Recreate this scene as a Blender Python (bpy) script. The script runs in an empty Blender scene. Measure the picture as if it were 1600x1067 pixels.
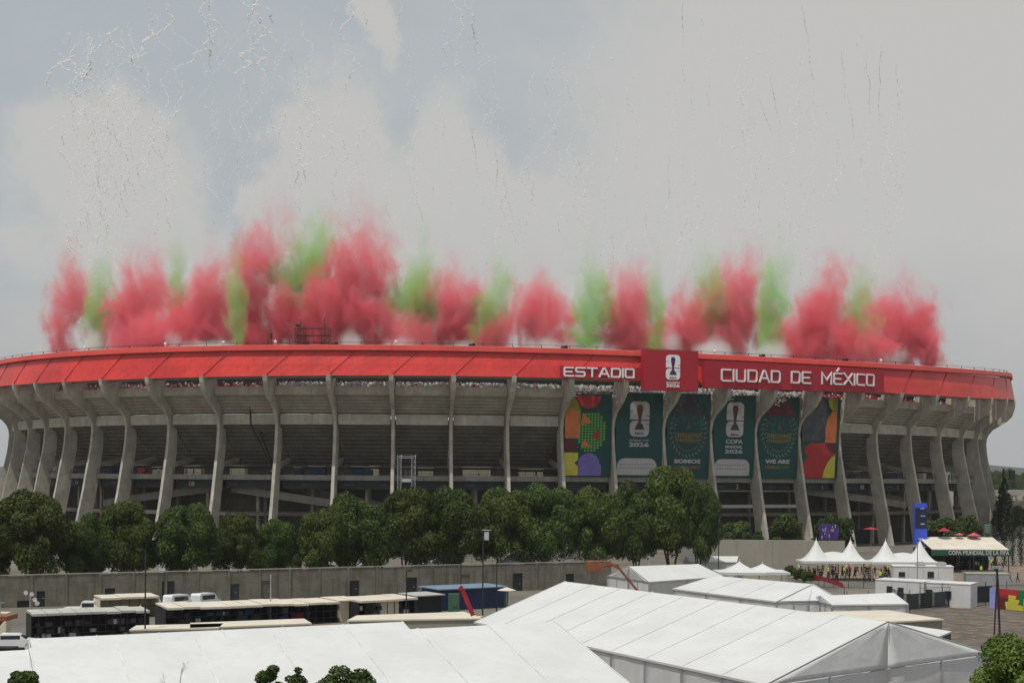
import bpy, math, random
import numpy as np
from mathutils import Vector, Matrix, Euler
R = random.Random(7); NR = np.random.RandomState(11)
S = bpy.context.scene
COL = S.collection
PI = math.pi
# ------------------------------------------------------------ camera
F, YH, ROLL, H = 2320.49, 744.67, -0.0064634, 16.0
HAZE = 0.00006
cd = bpy.data.cameras.new('camera'); cam = bpy.data.objects.new('camera', cd); COL.objects.link(cam)
cd.sensor_width = 36.0; cd.lens = 36.0*F/1600.0; cd.clip_start = 1.0; cd.clip_end = 20000
cam.location = (0, 0, H)
# the lens looks level (verticals stay vertical) and is shifted upwards; a slight roll about the horizon point
cd.shift_y = (YH-533.5)/1600.0
cam.rotation_euler = (Matrix.Rotation(PI/2, 4, 'X') @ Matrix.Rotation(-ROLL, 4, 'Z')).to_euler()
S.camera = cam
# ------------------------------------------------------------ look
S.view_settings.view_transform = 'Standard'; S.view_settings.look = 'None'
S.view_settings.exposure = -0.28; S.view_settings.gamma = 1.0; S.view_settings.use_curve_mapping = False
S.render.engine = 'CYCLES'
S.cycles.max_bounces = 6; S.cycles.diffuse_bounces = 3; S.cycles.glossy_bounces = 2
S.cycles.transmission_bounces = 2; S.cycles.transparent_max_bounces = 40; S.cycles.volume_bounces = 3
S.cycles.volume_step_rate = 1.0; S.cycles.volume_max_steps = 128
S.cycles.use_denoising = True
# ------------------------------------------------------------ sun and sky
SUN_EL, SUN_AZ = math.radians(69), math.radians(214)     # azimuth clockwise from +Y: high, from behind the camera's left
sl = bpy.data.lights.new('sun', 'SUN'); sun = bpy.data.objects.new('sun', sl); COL.objects.link(sun)
sl.energy = 3.6; sl.angle = math.radians(0.6); sl.color = (1.0, 0.965, 0.91)
sdir = Vector((math.cos(SUN_EL)*math.sin(SUN_AZ), math.cos(SUN_EL)*math.cos(SUN_AZ), math.sin(SUN_EL)))
sun.rotation_euler = (-sdir).to_track_quat('-Z', 'Y').to_euler()
W = bpy.data.worlds.new('World'); S.world = W; W.use_nodes = True
wn = W.node_tree.nodes; wl = W.node_tree.links; wn.clear()
class NG:                                        # tiny helper to write node maths
    def __init__(s, nt): s.nt = nt; s.n = nt.nodes; s.l = nt.links
    def new(s, t, **k):
        n = s.n.new(t)
        for a, b in k.items(): setattr(n, a, b)
        return n
    def put(s, sock, v):
        if v is None: return
        if hasattr(v, 'is_output') or isinstance(v, bpy.types.NodeSocket): s.l.new(v, sock)
        else: sock.default_value = v
    def m(s, op, a, b=None, c=None, clamp=False):
        n = s.new('ShaderNodeMath', operation=op); n.use_clamp = clamp
        s.put(n.inputs[0], a); s.put(n.inputs[1], b)
        if c is not None: s.put(n.inputs[2], c)
        return n.outputs[0]
    def v(s, op, a, b=None):
        n = s.new('ShaderNodeVectorMath', operation=op); s.put(n.inputs[0], a); s.put(n.inputs[1], b)
        return n.outputs['Value'] if op in ('LENGTH', 'DOT_PRODUCT', 'DISTANCE') else n.outputs['Vector']
    def noise(s, vec, scale, detail=4, rough=.55, dist=0., col=False):
        n = s.new('ShaderNodeTexNoise'); s.put(n.inputs['Vector'], vec)
        n.inputs['Scale'].default_value = scale; n.inputs['Detail'].default_value = detail
        n.inputs['Roughness'].default_value = rough; n.inputs['Distortion'].default_value = dist
        return n.outputs['Color'] if col else n.outputs['Fac']
    def ss(s, x, lo, hi):
        n = s.new('ShaderNodeMapRange', interpolation_type='SMOOTHSTEP'); s.put(n.inputs[0], x)
        n.inputs[1].default_value = lo; n.inputs[2].default_value = hi; return n.outputs[0]
    def mix(s, f, a, b):
        n = s.new('ShaderNodeMix', data_type='RGBA'); s.put(n.inputs[0], f)
        s.put(n.inputs[6], a if not isinstance(a, tuple) else (*a[:3], 1)); s.put(n.inputs[7], b if not isinstance(b, tuple) else (*b[:3], 1))
        return n.outputs[2]
g = NG(W.node_tree)
sky = g.new('ShaderNodeTexSky', sky_type='NISHITA'); sky.sun_disc = False
sky.sun_elevation = SUN_EL; sky.sun_rotation = SUN_AZ; sky.air_density = 1.3; sky.dust_density = 4.0
tc = g.new('ShaderNodeTexCoord').outputs['Generated']
sep = g.new('ShaderNodeSeparateXYZ'); g.put(sep.inputs[0], tc)
dx, dy, dz = sep.outputs
el = g.m('DIVIDE', dz, g.m('MAXIMUM', g.m('SQRT', g.m('ADD', g.m('MULTIPLY', dx, dx), g.m('MULTIPLY', dy, dy))), .05))
az = g.m('ARCTAN2', dx, dy)
# cloud bank: warped copy of the direction, measured against cloud tops of different heights
w1 = g.noise(tc, 8.0, 8, .64); w2 = g.noise(g.v('ADD', tc, (3.1, 1.7, 5.2)), 8.0, 8, .64)
w3 = g.noise(tc, 3.0, 3, .5)
azw = g.m('ADD', az, g.m('MULTIPLY', g.m('SUBTRACT', w1, .5), .16))
elw = g.m('ADD', el, g.m('MULTIPLY', g.m('SUBTRACT', w2, .5), .16))
# each cloud: (azimuth, elevation, half-width, half-height) in tangents
tops = [(-.262, .165, .08, .09), (-.20, .06, .20, .10), (-.12, .17, .045, .10), (-.075, .12, .10, .10), (-.03, .14, .06, .12), (-.10, .30, .022, .04),
        (.02, .10, .16, .13), (.20, .20, .21, .22), (.36, .25, .24, .30), (.33, .05, .4, .2), (-.66, .1, .2, .12), (.9, .2, .35, .2), (-1.1, .25, .4, .18), (1.7, .3, .5, .25), (-1.9, .2, .5, .2), (3.0, .3, .5, .2), (-2.7, .25, .4, .2)]
fld = None
for (a0, e0, ra, re) in tops:
    q = g.m('SQRT', g.m('ADD', g.m('POWER', g.m('DIVIDE', g.m('SUBTRACT', azw, a0), ra), 2.0), g.m('POWER', g.m('DIVIDE', g.m('SUBTRACT', elw, e0), re), 2.0)))
    q = g.m('SUBTRACT', 1.0, q)
    fld = q if fld is None else g.m('MAXIMUM', fld, q)
fld = g.m('MAXIMUM', fld, g.m('MULTIPLY', g.m('SUBTRACT', w3, .56), g.m('MULTIPLY', g.ss(el, .4, .7), 4.0)))   # loose cloud overhead
fld = g.m('MAXIMUM', fld, g.m('SUBTRACT', 1.0, g.m('DIVIDE', el, .09)))                               # low bank all round
mask = g.ss(fld, -.20, .34)
cl_t = g.noise(g.v('MULTIPLY', tc, (1.0, 1.0, 1.5)), 6.5, 8, .62)
cloudc = g.mix(g.ss(cl_t, .36, .66), (.49, .50, .505), (.62, .605, .58))
cloudc = g.mix(g.m('MULTIPLY', g.ss(fld, .0, .3), g.ss(el, .02, .22)), cloudc, (.60, .585, .565))
lowc = g.ss(el, .0, .16)
cloudc = g.mix(lowc, (.415, .42, .43), cloudc)
skyc = g.v('MULTIPLY', sky.outputs[0], (.055, .062, .068))
skyc = g.mix(.82, skyc, (.49, .545, .585))
mk = g.m('MULTIPLY', mask, .80)
full = g.mix(mk, skyc, cloudc)
full = g.v('MULTIPLY', full, (9.15, 9.1, 9.0))
bg = g.new('ShaderNodeBackground'); bg.inputs[1].default_value = 0.125; g.put(bg.inputs[0], full)
out = g.new('ShaderNodeOutputWorld'); g.l.new(bg.outputs[0], out.inputs[0])

# ------------------------------------------------------------ picture measurements -> places
CR, SR = math.cos(ROLL), math.sin(ROLL)
def uv_(px, py):
    a, b = px-800.0, py-YH
    return a*CR+b*SR, -a*SR+b*CR
def at(px, py, z=0.0):                       # point seen at (px,py) of the photograph that lies at height z
    u, v = uv_(px, py); Y = (H-z)*F/v
    return Vector((u*Y/F, Y, z))
def atY(px, py, Y):                          # the same at a known distance
    u, v = uv_(px, py)
    return Vector((u*Y/F, Y, H-v*Y/F))
def proj(X, Y, Z):
    u = F*X/Y; v = -F*(Z-H)/Y
    return 800+u*CR-v*SR, YH+u*SR+v*CR

# ------------------------------------------------------------ materials
def mat(name, col, rough=.8, var=.12, scale=1.0, bump=0., spec=.3, stain=None, metal=0., sheen=False, coords='obj', bscale=None, detail=5):
    m = bpy.data.materials.new(name); m.use_nodes = True
    k = NG(m.node_tree); b = m.node_tree.nodes['Principled BSDF']
    b.inputs['Roughness'].default_value = rough; b.inputs['Specular IOR Level'].default_value = spec; b.inputs['Metallic'].default_value = metal
    pos = k.new('ShaderNodeNewGeometry').outputs['Position']
    n = k.noise(pos, scale, detail, .6)
    lo = tuple(c*(1-var) for c in col); hi = tuple(min(1, c*(1+var)) for c in col)
    c = k.mix(k.ss(n, .3, .7), lo, hi)
    if stain:                                # vertical run marks: (colour, amount)
        n2 = k.noise(k.v('MULTIPLY', pos, (1.6, 1.6, .12)), 1.0, 5, .65)
        c = k.mix(k.m('MULTIPLY', k.ss(n2, .48, .72), stain[1]), c, stain[0])
    k.put(b.inputs['Base Color'], c)
    if bump:
        bn = k.new('ShaderNodeBump'); bn.inputs['Strength'].default_value = bump; bn.inputs['Distance'].default_value = .1
        k.put(bn.inputs['Height'], k.noise(pos, bscale or scale*4, 4, .6)); k.l.new(bn.outputs[0], b.inputs['Normal'])
    return m
M = {}
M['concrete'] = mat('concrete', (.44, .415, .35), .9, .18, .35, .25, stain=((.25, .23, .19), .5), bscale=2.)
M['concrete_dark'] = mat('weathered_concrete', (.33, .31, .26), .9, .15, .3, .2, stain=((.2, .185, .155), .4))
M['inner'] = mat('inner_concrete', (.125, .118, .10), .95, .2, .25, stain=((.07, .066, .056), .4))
M['deck'] = mat('deck_concrete', (.24, .235, .21), .9, .15, .4, stain=((.12, .115, .1), .5))
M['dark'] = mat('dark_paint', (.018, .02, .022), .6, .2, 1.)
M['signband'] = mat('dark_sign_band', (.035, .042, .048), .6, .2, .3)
M['red'] = mat('red_metal_cladding', (.61, .042, .036), .42, .16, .12, spec=.4, stain=((.40, .025, .025), .55))
M['redcap'] = mat('red_cap_metal', (.66, .075, .06), .5, .1, .15, spec=.4)
M['redsign'] = mat('crimson_sign_face', (.38, .018, .032), .5, .05, .1)
M['white'] = mat('white_letter', (.80, .76, .76), .6, .05, 2.)
M['vinyl'] = mat('white_tent_vinyl', (.60, .60, .587), .55, .05, .22, .35, spec=.35, stain=((.50, .495, .465), .35), bscale=.9)
M['vinylwall'] = mat('tent_wall_vinyl', (.60, .60, .60), .6, .05, .5, .35, stain=((.50, .50, .50), .35), bscale=1.1)
M['seam'] = mat('grey_seam', (.60, .60, .59), .7, .12, .8)
M['alu'] = mat('aluminium', (.40, .41, .42), .4, .1, 1., metal=.5)
M['steel'] = mat('dark_steel', (.035, .036, .04), .5, .2, 1.5, metal=.3)
M['wall'] = mat('perimeter_wall', (.17, .158, .125), .92, .22, .5, .2, stain=((.07, .066, .056), .75))
M['walllight'] = mat('pale_retaining_wall', (.30, .285, .24), .92, .1, .15, .1, stain=((.22, .21, .18), .5))
M['beige'] = mat('beige_panel', (.62, .56, .42), .8, .1, .5, stain=((.5, .44, .32), .4))
M['cream'] = mat('cream_roof_sheet', (.60, .55, .45), .7, .08, .4, stain=((.6, .52, .42), .35))
M['shade_cloth'] = mat('grey_shed_roof', (.40, .40, .36), .8, .12, .5)
M['ground'] = mat('ground_concrete', (.15, .135, .11), .95, .25, .06, stain=None)
M['asphalt'] = mat('old_asphalt', (.115, .098, .082), .95, .28, .35, .2)
M['orange_line'] = mat('worn_orange_paint', (.42, .22, .10), .9, .3, 1.5)
M['bark'] = mat('bark', (.11, .085, .06), .95, .3, 2., .4)
M['blue'] = mat('blue_banner', (.05, .10, .62), .6, .1, .5)
M['bluebox'] = mat('blue_container_paint', (.014, .03, .09), .6, .15, .7)
M['purple'] = mat('violet_print', (.06, .03, .17), .6, .5, .8)
M['orange'] = mat('orange_machine_paint', (.24, .085, .045), .5, .15, 1.)
M['redpaint'] = mat('red_machine_paint', (.34, .02, .04), .5, .12, 1.)
M['pink'] = mat('pink_canvas', (.50, .08, .11), .7, .12, 1.)
M['greenp'] = mat('green_plastic', (.05, .12, .08), .6, .15, 1.)
M['greenf'] = mat('dark_green_fascia', (.02, .085, .06), .6, .1, .5)
M['teal'] = mat('deep_green_banner', (.012, .066, .062), .7, .12, .3)
M['grey_print'] = mat('grey_white_print', (.44, .43, .43), .7, .06, .7)
M['black_print'] = mat('charcoal_print', (.04, .045, .05), .7, .1, 1.)
M['bronze'] = mat('bronze_print', (.10, .045, .035), .7, .25, 1.)
M['gold_print'] = mat('ochre_print', (.19, .15, .06), .7, .2, 1.)
M['sage'] = mat('sage_print', (.12, .17, .12), .7, .25, 1.)
M['p_red'] = mat('red_print', (.40, .03, .035), .7, .1, .5)
M['p_orange'] = mat('orange_print', (.58, .17, .06), .7, .1, .5)
M['p_olive'] = mat('olive_print', (.28, .28, .04), .7, .1, .5)
M['p_lime'] = mat('lime_print', (.25, .46, .05), .7, .1, .5)
M['p_green'] = mat('green_print', (.02, .16, .06), .7, .1, .5)
M['p_yellow'] = mat('yellow_print', (.55, .50, .06), .7, .08, .5)
M['p_violet'] = mat('soft_violet_print', (.17, .14, .42), .7, .08, .5)
M['p_maroon'] = mat('maroon_print', (.10, .02, .03), .7, .1, .5)
M['p_slate'] = mat('slate_print', (.075, .08, .095), .7, .25, .8)
M['pale_blue'] = mat('faded_blue_roof', (.16, .22, .30), .6, .1, .5)
M['cup_dark'] = mat('dark_violet_print', (.06, .02, .09), .6, .1, 1.)
M['peri'] = mat('periwinkle_print', (.28, .32, .72), .7, .08, .5)
M['carwhite'] = mat('white_car_paint', (.78, .79, .80), .25, .03, 1., spec=.6)
M['glass'] = mat('dark_glass', (.02, .025, .03), .08, .1, 1., spec=.8)
M['tyre'] = mat('tyre_rubber', (.02, .02, .02), .9, .1, 2.)
M['skin'] = mat('skin', (.36, .2, .13), .7, .08, 5.)
M['hair'] = mat('dark_hair', (.015, .012, .01), .8, .1, 5.)
M['hivis'] = mat('yellow_green_vest', (.55, .75, .08), .7, .08, 5.)
M['cloth_navy'] = mat('navy_cloth', (.02, .026, .05), .9, .15, 5.)
M['cloth_dark'] = mat('charcoal_cloth', (.025, .025, .028), .9, .15, 5.)
M['cloth_green'] = mat('olive_cloth', (.05, .09, .04), .9, .15, 5.)
M['cloth_red'] = mat('red_cloth', (.40, .05, .06), .9, .15, 5.)
M['cloth_white'] = mat('white_cloth', (.7, .7, .68), .9, .1, 5.)
M['cloth_blue'] = mat('blue_cloth', (.05, .10, .28), .9, .15, 5.)
M['dirt'] = mat('trodden_earth', (.21, .155, .115), .95, .3, .5)
def leafmat(name, a, b):
    m = bpy.data.materials.new(name); m.use_nodes = True; k = NG(m.node_tree); bs = m.node_tree.nodes['Principled BSDF']
    pos = k.new('ShaderNodeNewGeometry').outputs['Position']
    n = k.noise(pos, .55, 3, .6); n2 = k.noise(pos, 5., 2, .6)
    c = k.mix(k.m('ADD', k.m('MULTIPLY', k.ss(n, .3, .7), .6), k.m('MULTIPLY', n2, .4), clamp=True), a, b)
    rnd = k.new('ShaderNodeObjectInfo').outputs['Random']       # each plant has its own shade of green
    hs_ = k.new('ShaderNodeHueSaturation'); k.put(hs_.inputs['Color'], c); k.put(hs_.inputs['Hue'], k.m('ADD', .490, k.m('MULTIPLY', rnd, .016))); k.put(hs_.inputs['Value'], k.m('ADD', .8, k.m('MULTIPLY', rnd, .4))); hs_.inputs['Saturation'].default_value = .95
    c = hs_.outputs[0]
    k.put(bs.inputs['Base Color'], c); bs.inputs['Roughness'].default_value = .6; bs.inputs['Specular IOR Level'].default_value = .25
    tr = k.new('ShaderNodeBsdfTranslucent'); k.put(tr.inputs[0], c)
    ms = k.new('ShaderNodeMixShader'); ms.inputs[0].default_value = .18
    k.l.new(bs.outputs[0], ms.inputs[1]); k.l.new(tr.outputs[0], ms.inputs[2])
    k.l.new(ms.outputs[0], m.node_tree.nodes['Material Output'].inputs[0]); return m
M['leaf'] = leafmat('ficus_leaves', (.013, .031, .004), (.115, .15, .018))
M['leaf2'] = leafmat('broad_leaves', (.013, .032, .005), (.092, .14, .020))
M['leaf_dark'] = leafmat('cypress_leaves', (.010, .022, .010), (.022, .038, .018))
M['leaf_bright'] = leafmat('bright_leaves', (.045, .085, .012), (.19, .25, .035))  # a brighter green than the other leaves

# ------------------------------------------------------------ mesh helpers
class MB:
    def __init__(s): s.v = []; s.f = []; s.mi = []
    def add(s, vs, fs, mi=0):
        o = len(s.v); s.v += [tuple(p) for p in vs]; s.f += [tuple(i+o for i in f) for f in fs]; s.mi += [mi]*len(fs); return s
    def hexa(s, p, mi=0):                    # 8 corners: bottom 4 ccw then top 4
        return s.add(p, [(3, 2, 1, 0), (4, 5, 6, 7), (0, 1, 5, 4), (1, 2, 6, 5), (2, 3, 7, 6), (3, 0, 4, 7)], mi)
    def box(s, c, d, rz=0., mi=0):           # centre, full size, heading
        cx, cy, cz = c; a, b, h = d[0]/2, d[1]/2, d[2]/2; co, si = math.cos(rz), math.sin(rz)
        P = [(cx+x*co-y*si, cy+x*si+y*co, cz+z) for z in (-h, h) for x, y in ((-a, -b), (a, -b), (a, b), (-a, b))]
        return s.hexa(P, mi)
    def beam(s, a, b, w, h=None, mi=0):      # rectangular bar from a to b
        a, b = Vector(a), Vector(b); h = h or w; d = (b-a)
        if d.length < 1e-6: return s
        d.normalize(); up = Vector((0, 0, 1)) if abs(d.z) < .95 else Vector((1, 0, 0))
        x = d.cross(up).normalized(); y = x.cross(d).normalized()
        P = [q+x*i*w/2+y*j*h/2 for q in (a, b) for i, j in ((-1, -1), (1, -1), (1, 1), (-1, 1))]
        return s.hexa(P, mi)
    def tube(s, pts, r, n=6, mi=0, caps=True):
        pts = [Vector(p) for p in pts]; rr = r if isinstance(r, (list, tuple)) else [r]*len(pts); o = len(s.v)
        for i, p in enumerate(pts):
            d = (pts[min(i+1, len(pts)-1)]-pts[max(i-1, 0)]).normalized()
            up = Vector((0, 0, 1)) if abs(d.z) < .9 else Vector((1, 0, 0))
            x = d.cross(up).normalized(); y = x.cross(d)
            for k in range(n):
                a = 2*PI*k/n; s.v.append(tuple(p+(x*math.cos(a)+y*math.sin(a))*rr[i]))
        for i in range(len(pts)-1):
            for k in range(n):
                s.f.append((o+i*n+k, o+i*n+(k+1) % n, o+(i+1)*n+(k+1) % n, o+(i+1)*n+k)); s.mi.append(mi)
        if caps:
            s.f.append(tuple(o+k for k in reversed(range(n)))); s.mi.append(mi)
            s.f.append(tuple(o+(len(pts)-1)*n+k for k in range(n))); s.mi.append(mi)
        return s
    def slab(s, poly, d, mi=0):              # polygon (3D) given thickness along vector d
        poly = [Vector(p) for p in poly]; n = len(poly); d = Vector(d)
        return s.add(poly+[p+d for p in poly], [tuple(reversed(range(n))), tuple(range(n, 2*n))]+[(i, (i+1) % n, n+(i+1) % n, n+i) for i in range(n)], mi)
    def mesh(s, name, mats, smooth=False):
        me = bpy.data.meshes.new(name); me.from_pydata(s.v, [], s.f)
        for m_ in (mats if isinstance(mats, (list, tuple)) else [mats]): me.materials.append(m_ if not isinstance(m_, str) else M[m_])
        if any(s.mi): me.polygons.foreach_set('material_index', s.mi)
        if smooth: me.polygons.foreach_set('use_smooth', [True]*len(me.polygons))
        me.validate(); me.update(); return me
def fixn(me):
    import bmesh
    b = bmesh.new(); b.from_mesh(me); bmesh.ops.recalc_face_normals(b, faces=b.faces); b.to_mesh(me); b.free(); return me
def link(name, data, parent=None, loc=None, rz=None, sc=None):
    o = bpy.data.objects.new(name, data); COL.objects.link(o)
    if parent is not None: o.parent = parent
    if loc is not None: o.location = loc
    if rz is not None: o.rotation_euler = (0, 0, rz)
    if sc is not None: o.scale = sc if not isinstance(sc, (int, float)) else (sc, sc, sc)
    return o
def part(name, mb, mats, parent, smooth=False, stuff=False, label=None, **k):
    # vertices given in world metres; the parent may be an Empty standing somewhere
    me = fixn(mb.mesh(name, mats, smooth)); o = link(name, me, parent, **k)
    if parent is not None and 'loc' not in k:
        p = parent; off = Vector((0, 0, 0))
        while p is not None: off += p.location; p = p.parent
        if parent.get('abs'): o.location = -off
    if stuff: o['kind'] = 'stuff'
    if label: o['label'] = label
    return o
def tag(o, label=None, cat=None, group=None, kind=None):
    if label: o['label'] = label
    if cat: o['category'] = cat
    if group: o['group'] = group
    if kind: o['kind'] = kind
    return o
def thing(name, label, cat, loc=(0, 0, 0), rz=0., group=None):
    # Empty at the thing's base. Parts are written in world metres and moved back by part() when rz is 0
    o = bpy.data.objects.new(name, None); COL.objects.link(o); o.location = loc; o.rotation_euler = (0, 0, rz); o.empty_display_size = .2
    if rz == 0.: o['abs'] = 1
    return tag(o, label, cat, group)
def solo(name, mb, mats, label, cat, group=None, smooth=False, kind=None):
    o = link(name, fixn(mb.mesh(name, mats, smooth))); return tag(o, label, cat, group, kind)
def copy_tree(o, parent=None):
    c = o.copy(); COL.objects.link(c); c.parent = parent
    for ch in list(o.children): copy_tree(ch, c)
    return c
def setting(name, mb, mats): return tag(link(name, fixn(mb.mesh(name, mats))), kind='structure')
# ------------------------------------------------------------ ground
mb = MB(); N = 24; X0, X1, Y0, Y1 = -3800, 3800, -120, 5200
xs = [X0, -900, -300, -120, -60, 0, 60, 120, 300, 900, X1]; ys = [Y0, 0, 60, 120, 180, 240, 320, 600, 1200, 2600, Y1]
for y in ys:
    for x in xs: mb.v.append((x, y, 0))
for j in range(len(ys)-1):
    for i in range(len(xs)-1):
        a = j*len(xs)+i; mb.f.append((a, a+1, a+len(xs)+1, a+len(xs))); mb.mi.append(0)
ground = setting('ground', mb, M['ground'])
mb = MB(); q = [at(1180, 1180), at(1900, 1180), at(1760, 915), at(1400, 918)]
mb.slab([(p.x, p.y, .004) for p in q], (0, 0, .004)); setting('parking_asphalt', mb, M['asphalt'])
mb = MB()
for i in range(13):                                     # worn stripes running across the tarmac
    y = 931+i*4.6
    a, b = at(1440+R.uniform(0, 40), y-2, .013), at(1640, y+9+R.uniform(-1, 2), .013)
    for k in range(6):
        t0, t1 = k/6+R.uniform(0, .05), (k+1)/6-R.uniform(.0, .09)
        p, q = a.lerp(b, t0), a.lerp(b, t1); w = .25+R.random()*.2
        mb.slab([p, q, q+Vector((0, w, 0)), p+Vector((0, w, 0))], (0, 0, .002))
setting('road_markings', mb, M['orange_line'])
# far hills and wooded ridges
def ridge(name, Y, top, seed, m, x0=-2600, x1=2600, n=150, depth=260):
    mb = MB(); rr = np.random.RandomState(seed); rows = 5; ph = rr.uniform(0, 6.28, 8)
    for j in range(rows):
        for i in range(n+1):
            x = x0+(x1-x0)*i/n
            h = top*(.62+.18*math.sin(x/410+ph[0])+.12*math.sin(x/150+ph[1])+.05*math.sin(x/47+ph[2])+.03*rr.uniform(-1, 1))
            k = [0, .55, 1, .75, 0][j]
            mb.v.append((x+rr.uniform(-4, 4), Y+depth*j/(rows-1)+rr.uniform(-8, 8), max(0, h*k)-.5*(k == 0)))
    for j in range(rows-1):
        for i in range(n):
            a = j*(n+1)+i; mb.f.append((a, a+1, a+n+2, a+n+1)); mb.mi.append(0)
    o = link(name, mb.mesh(name, M[m], True)); return tag(o, kind='structure')
ridge('hills', 4200, 66, 3, 'leaf_dark', -3700, 3700, 220, 800)

# ------------------------------------------------------------ the stadium's plan: an egg-shaped ring
EP = (140.25277, 113.00285, .501831, 1.6861, 432.41785, 2.29326, .02871, .065938, -.013403, .004755)
NT = 5760
def ring_table():
    a, b, phi, X0, Yc, n = EP[:6]; h = EP[6:]
    t = np.linspace(0, 2*np.pi, NT, endpoint=False); c, s = np.cos(t), np.sin(t)
    x = a*np.sign(c)*abs(c)**(2/n); y = b*np.sign(s)*abs(s)**(2/n)
    m = 1+h[0]*c+h[1]*s+h[2]*np.cos(3*t)+h[3]*np.sin(3*t); x = x*m; y = y*m
    cc, ss = math.cos(phi), math.sin(phi); X = X0+x*cc-y*ss; Y = Yc+x*ss+y*cc
    k = 25; ker = np.ones(k)/k                      # even out the plan a little
    X = np.convolve(np.concatenate([X[-k:], X, X[:k]]), ker, 'same')[k:-k]; Y = np.convolve(np.concatenate([Y[-k:], Y, Y[:k]]), ker, 'same')[k:-k]
    i0 = int(np.argmin(Y)); X = np.roll(X, -i0); Y = np.roll(Y, -i0)
    L = np.hypot(np.roll(X, -1)-X, np.roll(Y, -1)-Y); s = np.concatenate([[0], np.cumsum(L)])
    return np.append(X, X[0]), np.append(Y, Y[0]), s
RX, RY, RS = ring_table(); PERI = float(RS[-1])
def P2(s, off=0.):
    s %= PERI; x = float(np.interp(s, RS, RX)); y = float(np.interp(s, RS, RY)); e = .8
    tx = float(np.interp((s+e) % PERI, RS, RX)-np.interp((s-e) % PERI, RS, RX)); ty = float(np.interp((s+e) % PERI, RS, RY)-np.interp((s-e) % PERI, RS, RY))
    l = math.hypot(tx, ty) or 1; tx /= l; ty /= l
    return x+ty*off, y-tx*off, tx, ty               # outward normal is (ty, -tx)
def P3(s, off, z): x, y, _, _ = P2(s, off); return (x, y, z)
_cs = np.linspace(-260, 300, 2241)
def s_at(px, z, off):                               # place along the front of the ring that is seen at column px
    best = None
    for s in _cs[::4]:
        x, y, tx, ty = P2(s, off)
        if ty*x+(-tx)*y > 0: continue
        d = abs(proj(x, y, z)[0]-px)
        if best is None or d < best[0]: best = (d, s)
    s0 = best[1]
    for s in np.linspace(s0-1.2, s0+1.2, 49):
        x, y, _, _ = P2(s, off); d = abs(proj(x, y, z)[0]-px)
        if d < best[0]: best = (d, s)
    return float(best[1])
PIL = [5, 22, 43, 69, 101, 143, 196, 262, 340, 431, 522, 613, 704, 792, 877, 957, 1036, 1110, 1180, 1248, 1311, 1369, 1422, 1469, 1504, 1527]
SP = [s_at(p, 27, 0) for p in PIL]
DS = 12.4
lo, hi = SP[0], SP[-1]; rest = PERI-(hi-lo); nrest = round(rest/DS); dr = rest/nrest
NL = 3                                              # detailed bays beyond each end
S_ALL = [lo-dr*k for k in range(NL, 0, -1)]+SP+[hi+dr*k for k in range(1, nrest-NL)]
NV = NL+26+NL                                       # pillars that get a full bay
rimd = np.array([(-200, 600), (0, 574), (50, 566), (130, 556), (185, 551.5), (250, 547), (350, 544), (450, 542.5), (600, 542), (700, 542.5), (800, 543.5), (900, 544.5), (1000, 546), (1100, 549), (1200, 552.5), (1300, 556.5), (1400, 561), (1500, 566.5), (1569, 572)])
fasd = np.array([(0, 614), (100, 607), (150, 603), (230, 597.5), (320, 593), (400, 591), (500, 589.7), (610, 589.3), (720, 588.5), (800, 588.5), (1000, 592), (1200, 599), (1450, 608), (1570, 614)])
def zfit(tab, off, dflt):
    out = []
    ss = np.linspace(-190, 200, 60)
    for s in ss:
        x, y, tx, ty = P2(float(s), off)
        X = 800+F*x/y
        if ty*x-tx*y > -15 or X < -50 or X > 1580: out.append(np.nan); continue
        X2, _ = proj(x, y, 40); ty_ = float(np.interp(X2, tab[:, 0], tab[:, 1]))
        out.append(H-uv_(X2, ty_)[1]*y/F)
    out = np.array(out); ok = ~np.isnan(out); co = np.polyfit(ss[ok]/100, out[ok], 4)
    a, b = ss[ok][0], ss[ok][-1]
    return lambda s: float(np.polyval(co, min(max(((s+PERI/2) % PERI)-PERI/2, a), b)/100))
OT, OB = 6.2, 7.6                                   # how far the red band's top and foot stand out from the pillars' waist
zrim = zfit(rimd, OT, 43.6); zfas = zfit(fasd, OB, 37.)
PROJ_DBG = [(round(s, 1), round(zrim(s), 2), round(zfas(s), 2)) for s in range(-180, 200, 40)]
print('rim', PROJ_DBG)

st = thing('stadium', 'huge oval concrete stadium with a red metal band around its rim and curved concrete fins', 'stadium', (EP[3], EP[4], 0))
def seg(mb, s0, s1, prof, n=3, mi=0, close=True):
    """sweep a closed profile [(off, z or f(s))] from s0 to s1 along the ring"""
    rows = []
    for i in range(n+1):
        s = s0+(s1-s0)*i/n; rows.append([P3(s, o, z(s) if callable(z) else z) for o, z in prof])
    k = len(prof); o = len(mb.v)
    for r_ in rows: mb.v += r_
    for i in range(n):
        for j in range(k if close else k-1):
            a, b = o+i*k+j, o+i*k+(j+1) % k; mb.f.append((a, b, b+k, a+k)); mb.mi.append(mi)
    if close:
        mb.f.append(tuple(o+j for j in range(k))); mb.f.append(tuple(o+n*k+j for j in reversed(range(k)))); mb.mi += [mi, mi]
    return mb
FRONT = [(5.3, 0), (3.5, 7.9), (2.5, 12), (1.3, 17.9), (.6, 21), (.25, 23.2), (0, 26), (.12, 27.4), (.6, 28.7), (1.75, 30.1), (3.7, 31.3), (5.7, 32.6), (7.0, 34.0), (7.7, 35.5), (7.9, 36.6)]
BACK = [(1.2, 0), (0, 7), (-1.1, 12), (-2.1, 17.9), (-2.8, 22), (-2.9, 26), (-2.6, 28.5), (-1.6, 30.5), (0, 32.4), (1.2, 34.4), (1.8, 36.6)]
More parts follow.
